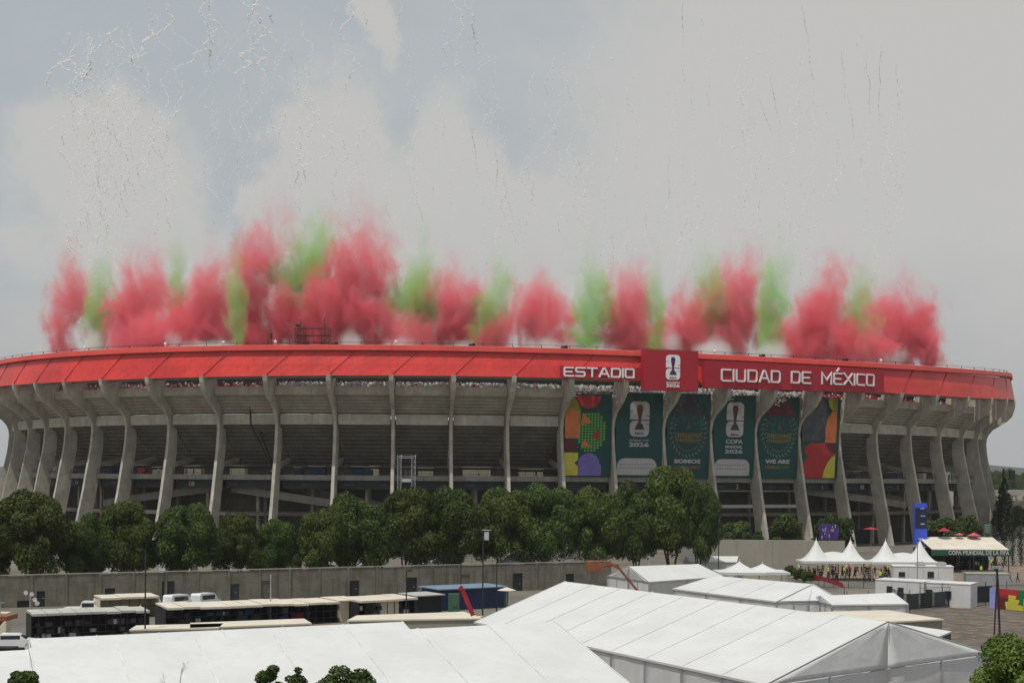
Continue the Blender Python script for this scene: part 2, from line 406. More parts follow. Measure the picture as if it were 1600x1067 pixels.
def pillar(s, i):
    x, y, tx, ty = P2(s, 0); nx, ny = ty, -tx
    zt = zfas(s)
    prof = [(o, z if z < 34 else 34+(z-34)*(zt+.25-34)/2.6) for o, z in FRONT]+[(o, z if z < 34 else 34+(z-34)*(zt+.25-34)/2.6) for o, z in reversed(BACK)]
    mb = MB(); k = len(prof)
    for sg in (-1, 1):
        for o, z in prof:
            w = (.34 + .14*max(0, min(1, (z-29)/6)) + .1*max(0, 1-z/8))*sg
            mb.v.append((x+nx*o+tx*w, y+ny*o+ty*w, z))
    nf = len(FRONT)
    # side faces as strips between front and back
    fr = list(range(nf)); bk = list(range(k-1, nf-1, -1))
    import itertools
    def side(base, flip):
        a, b = 0, 0
        while a < len(fr)-1 or b < len(bk)-1:
            if b == len(bk)-1 or (a < len(fr)-1 and prof[fr[a+1]][1] <= prof[bk[b+1]][1]):
                t = (base+fr[a], base+fr[a+1], base+bk[b]); a += 1
            else: t = (base+fr[a], base+bk[b+1], base+bk[b]); b += 1
            mb.f.append(t if flip else t[::-1]); mb.mi.append(0)
    side(0, False); side(k, True)
    for j in range(k): mb.f.append((j, (j+1) % k, k+(j+1) % k, k+j)); mb.mi.append(0)
    part('pillar', mb, 'concrete', st)
for i, s in enumerate(S_ALL): pillar(s, i)
SH = .42                                            # the red panels' joints lean along the ring
nall = len(S_ALL)
def fascia(s0, s1):
    n = 4; sh = SH*(s1-s0); o = []
    mb = MB(); g_ = .05
    def row(f, off0=0.):
        return [(P2(s0+g_+(s1-s0-2*g_)*i/n+sh*f, OB+(OT-OB)*f+off0), (zfas(s0)*(1-f)+(zrim(s0)-1.25)*f)) for i in range(n+1)]
    v = []
    for f, off in ((0, 0), (.5, .05), (1, 0), (1, -.35), (.5, -.3), (0, -.35)):
        r_ = []
        for i in range(n+1):
            s = s0+g_+(s1-s0-2*g_)*i/n
            zz = zfas(s)*(1-f)+(zrim(s)-1.25)*f
            x, y, _, _ = P2(s+sh*f, OB+(OT-OB)*f+off); r_.append((x, y, zz))
        v += r_
    m = n+1
    for a in range(6):
        for i in range(n):
            p, q = a*m+i, ((a+1) % 6)*m+i; mb.f.append((p, p+1, q+1, q)); mb.mi.append(0)
    mb.v = v; mb.f.append(tuple(a*m for a in range(6))); mb.f.append(tuple(a*m+n for a in reversed(range(6)))); mb.mi += [0, 0]
    return mb
for i in range(nall):
    s0 = S_ALL[i]; s1 = S_ALL[i+1] if i+1 < nall else S_ALL[0]+PERI
    part('fascia_panel', fascia(s0, s1), 'red', st)
    if i < NV:                                      # narrow raised joint trim between the red panels
        mb = MB(); sh = SH*(s1-s0); a = P3(s0, OB+.07, zfas(s0)+.05); b = P3(s0+sh, OT+.07, zrim(s0)-1.3); mb.beam(a, b, .15, .10); part('panel_joint', mb, 'redsign', st)
    mb = seg(MB(), s0+.02, s1-.02, [(OT-1.5, lambda s: zrim(s)-1.2), (OT+.75, lambda s: zrim(s)-1.12), (OT+.62, lambda s: zrim(s)-.12), (OT+.3, zrim), (OT-1.5, zrim)])
    part('rim_cap', mb, 'redcap', st)
    mb = seg(MB(), s0, s1, [(OT-1.6, lambda s: zrim(s)-.9), (OT-1.6, lambda s: zrim(s)-.3), (3.6, lambda s: zrim(s)-.3), (3.6, lambda s: zrim(s)-.9)], 2)
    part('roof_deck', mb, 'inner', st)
    mb = seg(MB(), s0+.6, s1-.6, [(-1.6, 27.0), (-.7, 27.0), (-.7, 29.2), (-1.6, 29.2)]); part('ring_beam', mb, 'concrete', st)
    hung = NL+14 <= i <= NL+19                          # bays closed by a printed banner
    sb = -3.6 if hung else 0.
    mb = seg(MB(), s0+.55, s1-.55, [(2.2+sb, 33.2), (2.9+sb, 33.2), (3.1+sb, 35.0), (2.4+sb, 35.0)]); part('parapet_beam', mb, 'concrete', st)
    # underside of the upper terraces, a stair of concrete steps seen from below
    mb = MB(); st8 = 6; pr = []
    for k in range(st8):
        o0 = 2.3+sb-3.9*k/st8; z0 = 33.3-3.9*k/st8; pr += [(o0, z0), (o0-.05, z0-.38)]
    pr += [(-1.6+sb, 29.3), (-2.6+sb, 29.6), (1.4+sb, 34.4)]
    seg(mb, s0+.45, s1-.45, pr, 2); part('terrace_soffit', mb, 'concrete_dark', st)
    mb = MB(); pr = []
    for k in range(11):
        o0 = -1.75-9.5*k/11; z0 = 27.0-9.0*k/11; pr += [(o0, z0), (o0-.14, z0-.72)]
    pr += [(-11.6, 18.1), (-12.4, 18.6), (-3.4, 28.2)]
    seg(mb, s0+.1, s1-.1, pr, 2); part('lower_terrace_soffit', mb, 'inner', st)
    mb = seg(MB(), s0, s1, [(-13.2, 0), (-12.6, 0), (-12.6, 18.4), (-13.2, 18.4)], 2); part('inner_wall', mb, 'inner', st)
    mb = seg(MB(), s0+.05, s1-.05, [(-12.5, 15.2), (-.9, 15.0), (-.9, 16.1), (-1.15, 16.1), (-1.15, 15.75), (-12.5, 15.75)], 2); part('concourse_slab', mb, 'deck', st)
    if i < NV:
        # what lies below the concourse
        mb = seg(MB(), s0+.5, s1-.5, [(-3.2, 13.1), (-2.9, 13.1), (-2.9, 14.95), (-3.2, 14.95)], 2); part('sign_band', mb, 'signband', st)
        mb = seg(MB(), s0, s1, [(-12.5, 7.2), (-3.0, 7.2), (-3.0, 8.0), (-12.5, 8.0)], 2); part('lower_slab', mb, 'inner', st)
        for off, w in ((-6.5, .7), (-11., .8)):
            mb = MB(); x, y, tx, ty = P2((s0+s1)/2, off); mb.box((x, y, 7.5), (w, w, 15), math.atan2(ty, tx)); part('inner_column', mb, 'concrete_dark', st)
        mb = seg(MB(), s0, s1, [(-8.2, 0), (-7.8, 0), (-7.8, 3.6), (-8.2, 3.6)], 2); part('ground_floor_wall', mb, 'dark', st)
        # railing on the concourse edge
        mb = MB()
        for k in range(7):
            s = s0+.7+(s1-s0-1.4)*k/6; x, y, _, _ = P2(s, -1.0); mb.box((x, y, 16.6), (.06, .06, 1.0))
        for z in (16.55, 17.1): seg(mb, s0+.6, s1-.6, [(-1.03, z-.03), (-.97, z-.03), (-.97, z+.03), (-1.03, z+.03)], 2)
        part('railing', mb, 'steel', st)
        # slanted raker struts below the terraces
        mb = MB(); x, y, tx, ty = P2(s0, 0)
        for (o0, z0, o1, z1) in ((-2.2, 18.2, -9.8, 19.6), (-2., 15.4, -10.5, 15.7)):
            mb.beam(P3(s0, o0, z0), P3(s0, o1, z1), .6, 1.0)
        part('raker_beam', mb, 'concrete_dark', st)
# ramps sloping behind the lower fins
def ramp(s0, z0, s1, z1, off=-4.6, w=3.2):
    mb = MB(); n = 10
    for i in range(n):
        a, b = s0+(s1-s0)*i/n, s0+(s1-s0)*(i+1)/n; za, zb = z0+(z1-z0)*i/n, z0+(z1-z0)*(i+1)/n
        lo_, hi_ = (a, b) if a < b else (b, a)
        A = [P3(a, off-w, za), P3(a, off, za), P3(b, off, zb), P3(b, off-w, zb)]
        mb.hexa([(p[0], p[1], p[2]-.7) for p in A]+[(p[0], p[1], p[2]) for p in A])
        B = [P3(a, off-.2, za), P3(a, off, za), P3(b, off, zb), P3(b, off-.2, zb)]
        mb.hexa([(p[0], p[1], p[2]) for p in B]+[(p[0], p[1], p[2]+1.) for p in B])
    part('ramp', mb, 'deck', st)
sx = lambda px, z=12, off=-4: s_at(px, z, off)
ramp(sx(360), 13.0, sx(528), 9.6); ramp(sx(440), 13.4, sx(640), 8.0, -8.8)
ramp(sx(1260), 13.0, sx(1420), 9.3); ramp(sx(1330), 13.4, sx(1475), 9.0, -8.8); ramp(sx(150), 9.0, sx(340), 13.2, -6)
# two storeys of pale balcony edges between the banners and the trees
for a, b in ((1100, 1183), (1183, 1255)):
    for z, h, m in ((13.2, .32, 'deck'), (9.9, .75, 'grey_print')):
        mb = seg(MB(), sx(a, z, -2)+.1, sx(b, z, -2)-.5, [(-2.9, z-h), (-2.6, z-h), (-2.6, z), (-2.9, z)], 2); part('balcony_edge', mb, m, st)
# numbers and small plates on the dark band
def text_mesh(body, size, ext=.02, bold=0., align='CENTER'):
    c = bpy.data.curves.new('t', 'FONT'); c.body = body; c.size = size; c.extrude = ext; c.offset = bold; c.align_x = align; c.align_y = 'CENTER'; c.resolution_u = 2
    o = bpy.data.objects.new('t', c); COL.objects.link(o); dg = bpy.context.evaluated_depsgraph_get(); dg.update()
    me = bpy.data.meshes.new_from_object(o.evaluated_get(dg), depsgraph=dg); bpy.data.objects.remove(o); bpy.data.curves.remove(c); return me
def on_ring(name, me, m, s, off, z, parent, sx_=1., lean=0.):
    me.materials.clear(); me.materials.append(M[m]) if isinstance(m, str) else me.materials.append(m)
    x, y, tx, ty = P2(s, off)
    o = bpy.data.objects.new(name, me); COL.objects.link(o)
    Rm = Matrix(((tx, 0, ty, x), (ty, 0, -tx, y), (0, 1, 0, z), (0, 0, 0, 1)))
    if lean: Rm = Rm @ Matrix.Rotation(lean, 4, 'X')
    Rm = Rm @ Matrix.Diagonal((sx_, 1, 1, 1))
    if parent is not None:
        o.parent = parent; Rm = Matrix.Translation(-Vector(parent.location)) @ Rm
    o.matrix_basis = Rm; return o
for px, tx_ in ((1152, '2'), (1285, '1'), (1347, '88'), (1403, '1'), (300, '08'), (120, '10'), (1468, '1')):
    on_ring('band_number', text_mesh(tx_, 1.5, .02, .03), 'grey_print', s_at(px, 14, -2.9), -2.86, 14.0, st)
for px in (60, 178, 365, 480, 545, 600, 735, 1126, 1205, 1268, 1390, 1440):
    mb = MB(); s = s_at(px, 14, -2.9); seg(mb, s-1.1, s+1.1, [(-2.88, 13.8), (-2.82, 13.8), (-2.82, 14.3), (-2.88, 14.3)], 1); part('band_plate', mb, 'p_slate', st)
# thin cable and short posts on the rim
mb = MB()
for i in range(NV*2-1):
    s = S_ALL[i//2]+(0 if i % 2 == 0 else (S_ALL[i//2+1]-S_ALL[i//2])/2) if i//2+1 < nall else 0
    x, y, _, _ = P2(s, OT-.6); z = zrim(s); mb.box((x, y, z+.3), (.14, .14, .8 if i % 2 else .5))
    s2 = S_ALL[(i+1)//2]+(0 if (i+1) % 2 == 0 else (S_ALL[(i+1)//2+1]-S_ALL[(i+1)//2])/2)
    mb.beam((x, y, z+.62), P3(s2, OT-.6, zrim(s2)+.62), .07)
part('rim_cable', mb, 'steel', st)
for px in (129, 255, 346, 427, 616, 1115, 1375):
    mb = MB(); s = s_at(px, 44, OT); x, y, _, _ = P2(s, OT-.2); z = zrim(s)
    mb.tube([(x, y, z), (x, y, z+.35)], .12, 6); mb.tube([(x, y, z+.35), (x, y, z+.6), (x, y, z+.95), (x, y, z+1.05)], [.2, .34, .3, .1], 8); part('beacon_lamp', mb, 'white', st)
for px in (475, 520, 735, 880, 1190, 1320):
    mb = MB(); s = s_at(px, 44, OT); x, y, tx, ty = P2(s, OT-.4); z = zrim(s); mb.box((x, y, z+.25), (1.4, .5, .4), math.atan2(ty, tx)); mb.box((x+.3, y, z+.5), (.5, .4, .3), math.atan2(ty, tx)); part('floodlight', mb, 'dark', st)
# packed stand seen through the slot under the red band
def slot_stuff():
    me_w, me_r = MB(), MB()
    for i in range(NV-1):
        s0, s1 = S_ALL[i], S_ALL[i+1]; px = proj(*P3((s0+s1)/2, 2, 36))[0]
        dens = 1.0 if 425 < px < 900 else (.75 if 900 < px < 1260 else (.28 if px < 1400 else .1))
        for k in range(int(460*dens)):
            s = R.uniform(s0+.7, s1-.7); off = R.uniform(-2.6, 2.1); z = 35.0+R.random()**1.3*.95*(1 if dens > .5 else 1.1)
            wred = R.random() < (.06 if dens > .5 else .6)
            x, y, tx, ty = P2(s, off); h = R.uniform(.25, .62)
            (me_r if wred else me_w).box((x, y, z), (R.uniform(.2, .5), .3, h), math.atan2(ty, tx)+R.uniform(-.5, .5))
    part('spectators', me_w, 'cloth_white', st, stuff=True); part('spectators_in_red', me_r, 'cloth_red', st, stuff=True)
    for i in range(NV-1):
        s0, s1 = S_ALL[i], S_ALL[i+1]
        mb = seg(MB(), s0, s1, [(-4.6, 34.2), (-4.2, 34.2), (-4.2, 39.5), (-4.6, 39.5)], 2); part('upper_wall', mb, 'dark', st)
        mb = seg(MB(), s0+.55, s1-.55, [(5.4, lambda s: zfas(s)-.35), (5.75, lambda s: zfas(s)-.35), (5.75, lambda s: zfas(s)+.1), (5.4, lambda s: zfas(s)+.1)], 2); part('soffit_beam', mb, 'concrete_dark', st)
slot_stuff()
# dark drain pipe crossing one bay
mb = MB(); mb.tube([P3(s_at(376, 34, 2), 2.9, 34.8), P3(s_at(388, 30, 0), -.5, 30.5), P3(s_at(391, 27, -.5), -.5, 26.8), P3(s_at(421, 19, -2), -3.5, 18)], .16, 6); part('drain_pipe', mb, 'dark', st)
mb = MB(); mb.tube([P3(s_at(400, 26, -2), -3.2, 26), P3(s_at(425, 18, -2), -3.6, 17.5)], .2, 6); part('drain_pipe', mb, 'dark', st)

# ------------------------------------------------------------ kiosks and people-height clutter on the concourse
kc = {'bluebox': 'blue', 'cloth_red': 'red', 'beige': 'beige', 'p_slate': 'slate grey', 'deck': 'grey'}
kio = [(432, 'bluebox', 10), (465, 'bluebox', 9), (495, 'bluebox', 20), (566, 'bluebox', 26), (585, 'beige', 10), (219, 'cloth_red', 12), (168, 'bluebox', 16), (245, 'beige', 16), (300, 'beige', 24), (370, 'beige', 20), (640, 'deck', 14), (665, 'beige', 18), (745, 'beige', 34), (830, 'beige', 30), (1340, 'p_slate', 18), (1395, 'bluebox', 26), (1446, 'beige', 10), (1275, 'p_slate', 20), (1210, 'p_slate', 22), (90, 'deck', 14)]
for i, (px, m, w) in enumerate(kio):
    s = s_at(px, 17, -3.2); x, y, tx, ty = P2(s, -4.2); wm = w/5.6; rz = math.atan2(ty, tx)
    k = thing('kiosk', '', 'kiosk', (x, y, 15.75), 0)
    k.rotation_euler = (0, 0, rz); k['abs'] = 0
    h = 1.3+.5*R.random()
    mb = MB(); mb.box((0, 0, h/2), (wm, 1.6, h)); part('counter', mb, m, k)
    mb = MB(); mb.box((0, -.1, h+.62), (wm+.25, 2.0, .12)); part('canopy', mb, 'grey_print' if m in ('bluebox', 'deck') else 'beige', k)
    mb = MB()
    for a in (-1, 1): mb.box((a*(wm/2-.05), -.7, h+.3), (.07, .07, .6))
    part('post', mb, 'steel', k)
    order = ['farthest left', 'left', 'middle', 'right', 'farthest right']
    tag(k, '%s kiosk on the concourse %s' % (kc[m], {432: 'leftmost of the blue trio left of the scaffold', 465: 'middle of the blue trio left of the scaffold', 495: 'widest of the blue trio left of the scaffold', 566: 'with a pale top, directly left of the scaffold tower', 585: 'between the widest blue kiosk and the scaffold tower', 219: 'between the seventh and eighth fin at the left', 168: 'in the shade near the left end', 245: 'beside the red kiosk', 300: 'above the dark sign numbered 08', 370: 'left of the blue trio', 640: 'behind the scaffold tower', 665: 'right of the scaffold tower', 745: 'two bays right of the scaffold tower', 830: 'beside the colourful left banner', 1340: 'right of the red and yellow banner', 1395: 'in the second bay right of the banners', 1446: 'near the right end of the stadium', 1275: 'below the red and yellow banner', 1210: 'below the skull banner at right', 90: 'near the left edge of the stadium'}[px]), group='kiosks on the stadium concourse')
# ------------------------------------------------------------ lettering made of square-cornered strokes
GL = {
 'E': (.95, [[(1, 0), (.1, 0), (0, .1), (0, .9), (.1, 1), (1, 1)], [(0.02, .5), (.85, .5)]]),
 'S': (.95, [[(0, 0), (.9, 0), (1, .1), (1, .4), (.9, .5), (.1, .5), (0, .6), (0, .9), (.1, 1), (1, 1)]]),
 'T': (1., [[(0, 1), (1, 1)], [(.5, 0), (.5, .98)]]),
 'A': (1.05, [[(0, 0), (.42, 1), (.58, 1), (1, 0)], [(.2, .33), (.8, .33)]]),
 'D': (.95, [[(0, 0), (0, 1), (.85, 1), (1, .85), (1, .15), (.85, 0), (0.02, 0)]]),
 'I': (.0, [[(0, 0), (0, 1)]]),
 'O': (.95, [[(0, .1), (0, 1), (.9, 1), (1, .9), (1, 0), (.1, 0), (0, .1)]]),
 'C': (.95, [[(1, 0), (.1, 0), (0, .1), (0, .9), (.1, 1), (1, 1)]]),
 'U': (.95, [[(0, 1), (0, .1), (.1, 0), (.9, 0), (1, .1), (1, 1)]]),
 'M': (1.15, [[(0, 0), (0, 1), (.5, .35), (1, 1), (1, 0)]]),
 'X': (1., [[(0, 0), (1, 1)], [(0, 1), (.47, .53)], [(.53, .47), (1, 0)]]),
 'É': (.95, [[(1, 0), (.1, 0), (0, .1), (0, .9), (.1, 1), (1, 1)], [(0.02, .5), (.85, .5)], [(.4, 1.22), (.62, 1.45)]]),
}
def ribbon(mb, pts, t, d, z0=0.):
    """one mitred stroke of width t, extruded d along local z"""
    n = len(pts); L_, R_ = [], []
    closed = pts[0] == pts[-1]
    for i in range(n):
        a = pts[i-1] if i > 0 else (pts[-2] if closed else None); b = pts[i+1] if i < n-1 else (pts[1] if closed else None); p = Vector(pts[i])
        d1 = (p-Vector(a)).normalized() if a is not None else None; d2 = (Vector(b)-p).normalized() if b is not None else None
        if d1 is None: d1 = d2; p = p-d1*t/2*(0 if closed else 1)
        if d2 is None: d2 = d1; p = p+d1*t/2*(0 if closed else 1)
        m_ = (d1+d2).normalized(); nn = Vector((-m_.y, m_.x)); k = t/2/max(.5, abs(nn.dot(Vector((-d1.y, d1.x)))))
        L_.append(p+nn*k); R_.append(p-nn*k)
    for i in range(n-1):
        q = [L_[i], R_[i], R_[i+1], L_[i+1]]
        mb.hexa([(v.x, v.y, z0) for v in q]+[(v.x, v.y, z0+d) for v in q])
def glyph(ch, w, h, t):
    mb = MB()
    for j, st_ in enumerate(GL[ch][1]): ribbon(mb, [(x*w, y*h) for x, y in st_], t, .25+.012*j)
    return fixn(mb.mesh('letter', 'white'))
def sign_text(parent, txt, px0, px1, zc0, h, t, off, aspect):
    widths = [max(GL[c][0], .0) if c != ' ' else .75 for c in txt]; gap = .34
    tot = sum(w*aspect for w in widths)+gap*(len(txt)-1)
    s0, s1 = s_at(px0, 38, off), s_at(px1, 38, off); L = s1-s0; hh = h; k = L/(tot*hh); x = 0.
    for c, w in zip(txt, widths):
        ww = w*aspect*hh*k
        if c != ' ':
            s = s0+x+ww/2; me = glyph(c, ww if ww > 0 else 0.001, hh, t)
            for v in me.vertices: v.co.x -= ww/2
            on_ring('letter', me, 'white', s, off, zc0(s), parent)
        x += ww+gap*hh*k
def zpx(px, py, off):
    s = s_at(px, 38, off); x, y, _, _ = P2(s, off); return H-uv_(px, py)[1]*y/F
# ESTADIO
sg = thing('stadium_sign', 'white word ESTADIO on a thin crimson strip low on the red rim', 'sign', (0, 0, 0))
OS = 9.0
a, b = s_at(873, 38, OS-.5), s_at(1003, 38, OS-.5); zb, zt = zpx(940, 589.5, OS), zpx(940, 571, OS)
part('backing_panel', seg(MB(), a, b, [(OS-.6, zb), (OS-.3, zb), (OS-.3, zt), (OS-.6, zt)], 8), 'redsign', sg)
sign_text(sg, 'ESTADIO', 879, 988, lambda s: zpx(932, 586.3, OS), 1.75, .36, OS-.28, 1.25)
# emblem panel
OE = 10.2
a, b = s_at(1004, 38, OE), s_at(1089, 38, OE); zb, zt = zpx(1046, 607, OE), zpx(1046, 544, OE)
em = thing('stadium_sign', 'crimson square panel with a white two-part emblem in the middle of the rim', 'sign', (0, 0, 0))
part('backing_panel', seg(MB(), a, b, [(OE-1.6, zb), (OE, zb), (OE, zt), (OE-1.6, zt)], 6), 'redsign', em)
def rrect(x0, y0, x1, y1, r, n=5, corners=(1, 1, 1, 1)):
    P = []
    for (cx, cy, a0, k) in ((x1-r, y1-r, 0, 0), (x0+r, y1-r, 90, 1), (x0+r, y0+r, 180, 2), (x1-r, y0+r, 270, 3)):
        if corners[k]:
            for i in range(n+1):
                t = math.radians(a0+90*i/n); P.append((cx+r*math.cos(t), cy+r*math.sin(t)))
        else: P.append({0: (x1, y1), 1: (x0, y1), 2: (x0, y0), 3: (x1, y0)}[k])
    return P
def flat(poly, z, d=.02): mb = MB(); mb.slab([(x, y, z) for x, y in poly], (0, 0, d)); return mb
def addp(mb, poly, z, d=.02): mb.slab([(x, y, z) for x, y in poly], (0, 0, d)); return mb
TROPHY = [(-.10, 0), (.10, 0), (.10, .035), (.075, .05), (.07, .13), (.05, .17), (.045, .3), (.075, .42), (.10, .55), (.10, .63), (.06, .70), (-.06, .70), (-.10, .63), (-.10, .55), (-.075, .42), (-.045, .3), (-.05, .17), (-.07, .13), (-.075, .05), (-.10, .035)]
def emblem(put, cx, y0, w, h, m='grey_print', tm='bronze', z=.03):
    """two stacked rounded numerals (2 over 6) with a cup standing across both"""
    mb = MB(); g_ = h*.015; ym = y0+h*.47
    addp(mb, rrect(cx-w/2, ym+g_, cx+w/2, y0+h, w*.24, 5, (1, 1, 0, 0)), z)
    addp(mb, rrect(cx-w/2, y0, cx+w/2, ym-g_, w*.24, 5, (0, 1, 1, 1)), z)
    put('numeral_block', mb, m)
    mb = MB()                                           # the notches that turn the blocks into a 2 and a 6
    addp(mb, [(cx+w*.36, ym+h*.11), (cx+w*.52, ym+h*.11), (cx+w*.52, ym+h*.13), (cx+w*.36, ym+h*.13)], z+.022)
    addp(mb, [(cx-w*.52, ym+h*.25), (cx-w*.34, ym+h*.25), (cx-w*.34, ym+h*.265), (cx-w*.52, ym+h*.265)], z+.022)
    addp(mb, [(cx+w*.34, ym-h*.13), (cx+w*.52, ym-h*.13), (cx+w*.52, ym-h*.115), (cx+w*.34, ym-h*.115)], z+.022)
    put('notch', mb, 'black_print')
    sc = h*.98; mb = MB(); addp(mb, [(cx+x*sc*.95, y0+h*.22+y*sc) for x, y in TROPHY], z+.026); put('cup', mb, tm)
    mb = MB(); addp(mb, [(cx-w*.26, y0+h*.20), (cx+w*.26, y0+h*.20), (cx+w*.14, y0+h*.36), (cx-w*.14, y0+h*.36)], z+.05); put('cup_base', mb, 'black_print')
def txt(put, body, cx, y, h, m, z=.03, width=None, bold=.03, name='lettering'):
    me = text_mesh(body, h*1.38, .012, bold*h); xs_ = [v.co.x for v in me.vertices]; wd = max(xs_)-min(xs_); k = (width/wd) if width else 1.
    ym_ = (max(v.co.y for v in me.vertices)+min(v.co.y for v in me.vertices))/2
    for v in me.vertices: v.co.x = v.co.x*k+cx; v.co.y += y-ym_; v.co.z += z
    me.materials.clear(); me.materials.append(M[m]); put(name, me, None)
def frame_put(root, bend=None):
    def put(name, mb, m):
        me = mb if isinstance(mb, bpy.types.Mesh) else fixn(mb.mesh(name, m))
        if bend:                                        # follow the sheet, which leans out with the fins near its top
            import bmesh
            b = bmesh.new(); b.from_mesh(me)
            for y in (bend[0], bend[0]+.8, bend[0]+1.8): bmesh.ops.bisect_plane(b, geom=b.verts[:]+b.edges[:]+b.faces[:], plane_co=(0, y, 0), plane_no=(0, 1, 0))
            for v in b.verts:
                t = v.co.y-bend[0]
                if t > 0: v.co.z += bend[1]*(t-.9*(1-math.exp(-t/.9)))
            b.to_mesh(me); b.free()
        return link(name, me, root)
    return put
def ring_frame(o, px, z, off):
    s = s_at(px, z, off); x, y, tx, ty = P2(s, off)
    o.matrix_basis = Matrix(((tx, 0, ty, x), (ty, 0, -tx, y), (0, 1, 0, z), (0, 0, 0, 1)))
x_, y_, tx1, ty1 = P2((a+b)/2, OE)
holder = link('emblem', None, em); s = s_at(1049, 38, OE); x, y, tx, ty = P2(s, OE)
holder.matrix_basis = Matrix(((tx, 0, ty, x), (ty, 0, -tx, y), (0, 1, 0, zb), (0, 0, 0, 1)))
hz = zt-zb; ph = hz/63.; put = frame_put(holder)
emblem(put, 0, 17*ph, 25*ph, 39*ph, 'white', 'cup_dark', .12)
txt(put, 'FIFA', 0, 19.8*ph, 3*ph, 'black_print', .16, 12*ph); txt(put, 'CIUDAD DE MÉXICO', 0, 13*ph, 2.4*ph, 'white', .12, 24*ph); txt(put, '2026', 0, 8*ph, 5*ph, 'white', .12, 24*ph, .05)
# CIUDAD DE MEXICO
c3 = thing('stadium_sign', 'long crimson curved panel reading CIUDAD DE MÉXICO in white square letters', 'sign', (0, 0, 0))
a, b = s_at(1100, 38, OS), s_at(1381, 38, OS)
zb = lambda s: float(np.interp(s, [a, b], [zpx(1104, 601.5, OS), zpx(1378, 606.5, OS)])); zt = lambda s: float(np.interp(s, [a, b], [zpx(1104, 559, OS), zpx(1378, 570.5, OS)]))
nb = 6
for i in range(nb):
    s0, s1 = a+(b-a)*i/nb, a+(b-a)*(i+1)/nb
    part('backing_panel', seg(MB(), s0+.01, s1-.01, [(OS-1.6, zb), (OS-.3, zb), (OS-.3, zt), (OS-1.6, zt)], 3), 'redsign', c3)
sign_text(c3, 'CIUDAD DE MÉXICO', 1125, 1363, lambda s: float(np.interp(s, [s_at(1125, 38, OS), s_at(1363, 38, OS)], [zpx(1125, 590.3, OS), zpx(1363, 594.7, OS)])), 2.45, .36, OS-.28, 1.1)

# ------------------------------------------------------------ banners hung between the fins
def banner(i, base, label, draw, top=612., bot=742.):
    j = NL+i; s0, s1 = S_ALL[j], S_ALL[j+1]
    p0 = Vector(P3(s0+.55, -.3, 0)); p1 = Vector(P3(s1-.55, -.3, 0)); n0 = P2((s0+s1)/2, 0); out_ = Vector((n0[3], -n0[2], 0))
    pxm = proj(*((p0+p1)/2).xy, 25)[0]
    zt_ = H-uv_(pxm, top)[1]*p0.y/F; zb_ = H-uv_(pxm, bot)[1]*p0.y/F
    u = (p1-p0); w = u.length; u.normalize(); up = Vector((0, 0, 1))*(zt_-zb_)+out_*1.2; h = up.length; up.normalize(); nn = u.cross(up).normalized()
    o = thing('stadium_banner', label, 'banner', (0, 0, 0)); o['abs'] = 0
    o.matrix_basis = Matrix(((u.x, up.x, nn.x, p0.x), (u.y, up.y, nn.y, p0.y), (u.z, up.z, nn.z, zb_), (0, 0, 0, 1)))
    o['group'] = 'tall banners hung between the stadium fins'
    put = frame_put(o)
    # cloth: a sheet with soft pleats, wider at the top where the fins lean away
    mb = MB(); nx_, ny_ = 14, 18
    for s_ in (0, 1):
        for b_ in range(ny_+1):
            for a_ in range(nx_+1):
                fx = a_/nx_; fy = b_/ny_; mb.v.append((w*fx, h*fy, -.06*s_+.012*math.sin(fx*9+i)*math.sin(fy*7)))
    m_ = (nx_+1)*(ny_+1)
    for b_ in range(ny_):
        for a_ in range(nx_):
            q = b_*(nx_+1)+a_; mb.f += [(q, q+1, q+nx_+2, q+nx_+1), (m_+q, m_+q+nx_+1, m_+q+nx_+2, m_+q+1)]; mb.mi += [0, 0]
    for a_ in range(nx_):
        q = a_; mb.f.append((q, m_+q, m_+q+1, q+1)); q = ny_*(nx_+1)+a_; mb.f.append((q, q+1, m_+q+1, m_+q)); mb.mi += [0, 0]
    put('cloth', mb, base)
    draw(put, w, h)
    mb = MB(); mb.box((w/2, h-.02, -.14), (w+.3, .12, .1)); mb.box((w/2, .04, -.14), (w+.3, .14, .1)); put('rail', mb, 'steel')
def circ(cx, cy, r, a0=0, a1=360, n=20, r2=None):
    return [(cx+r*math.cos(math.radians(a0+(a1-a0)*i/n)), cy+(r2 or r)*math.sin(math.radians(a0+(a1-a0)*i/n))) for i in range(n+(0 if a1-a0 == 360 else 1))]
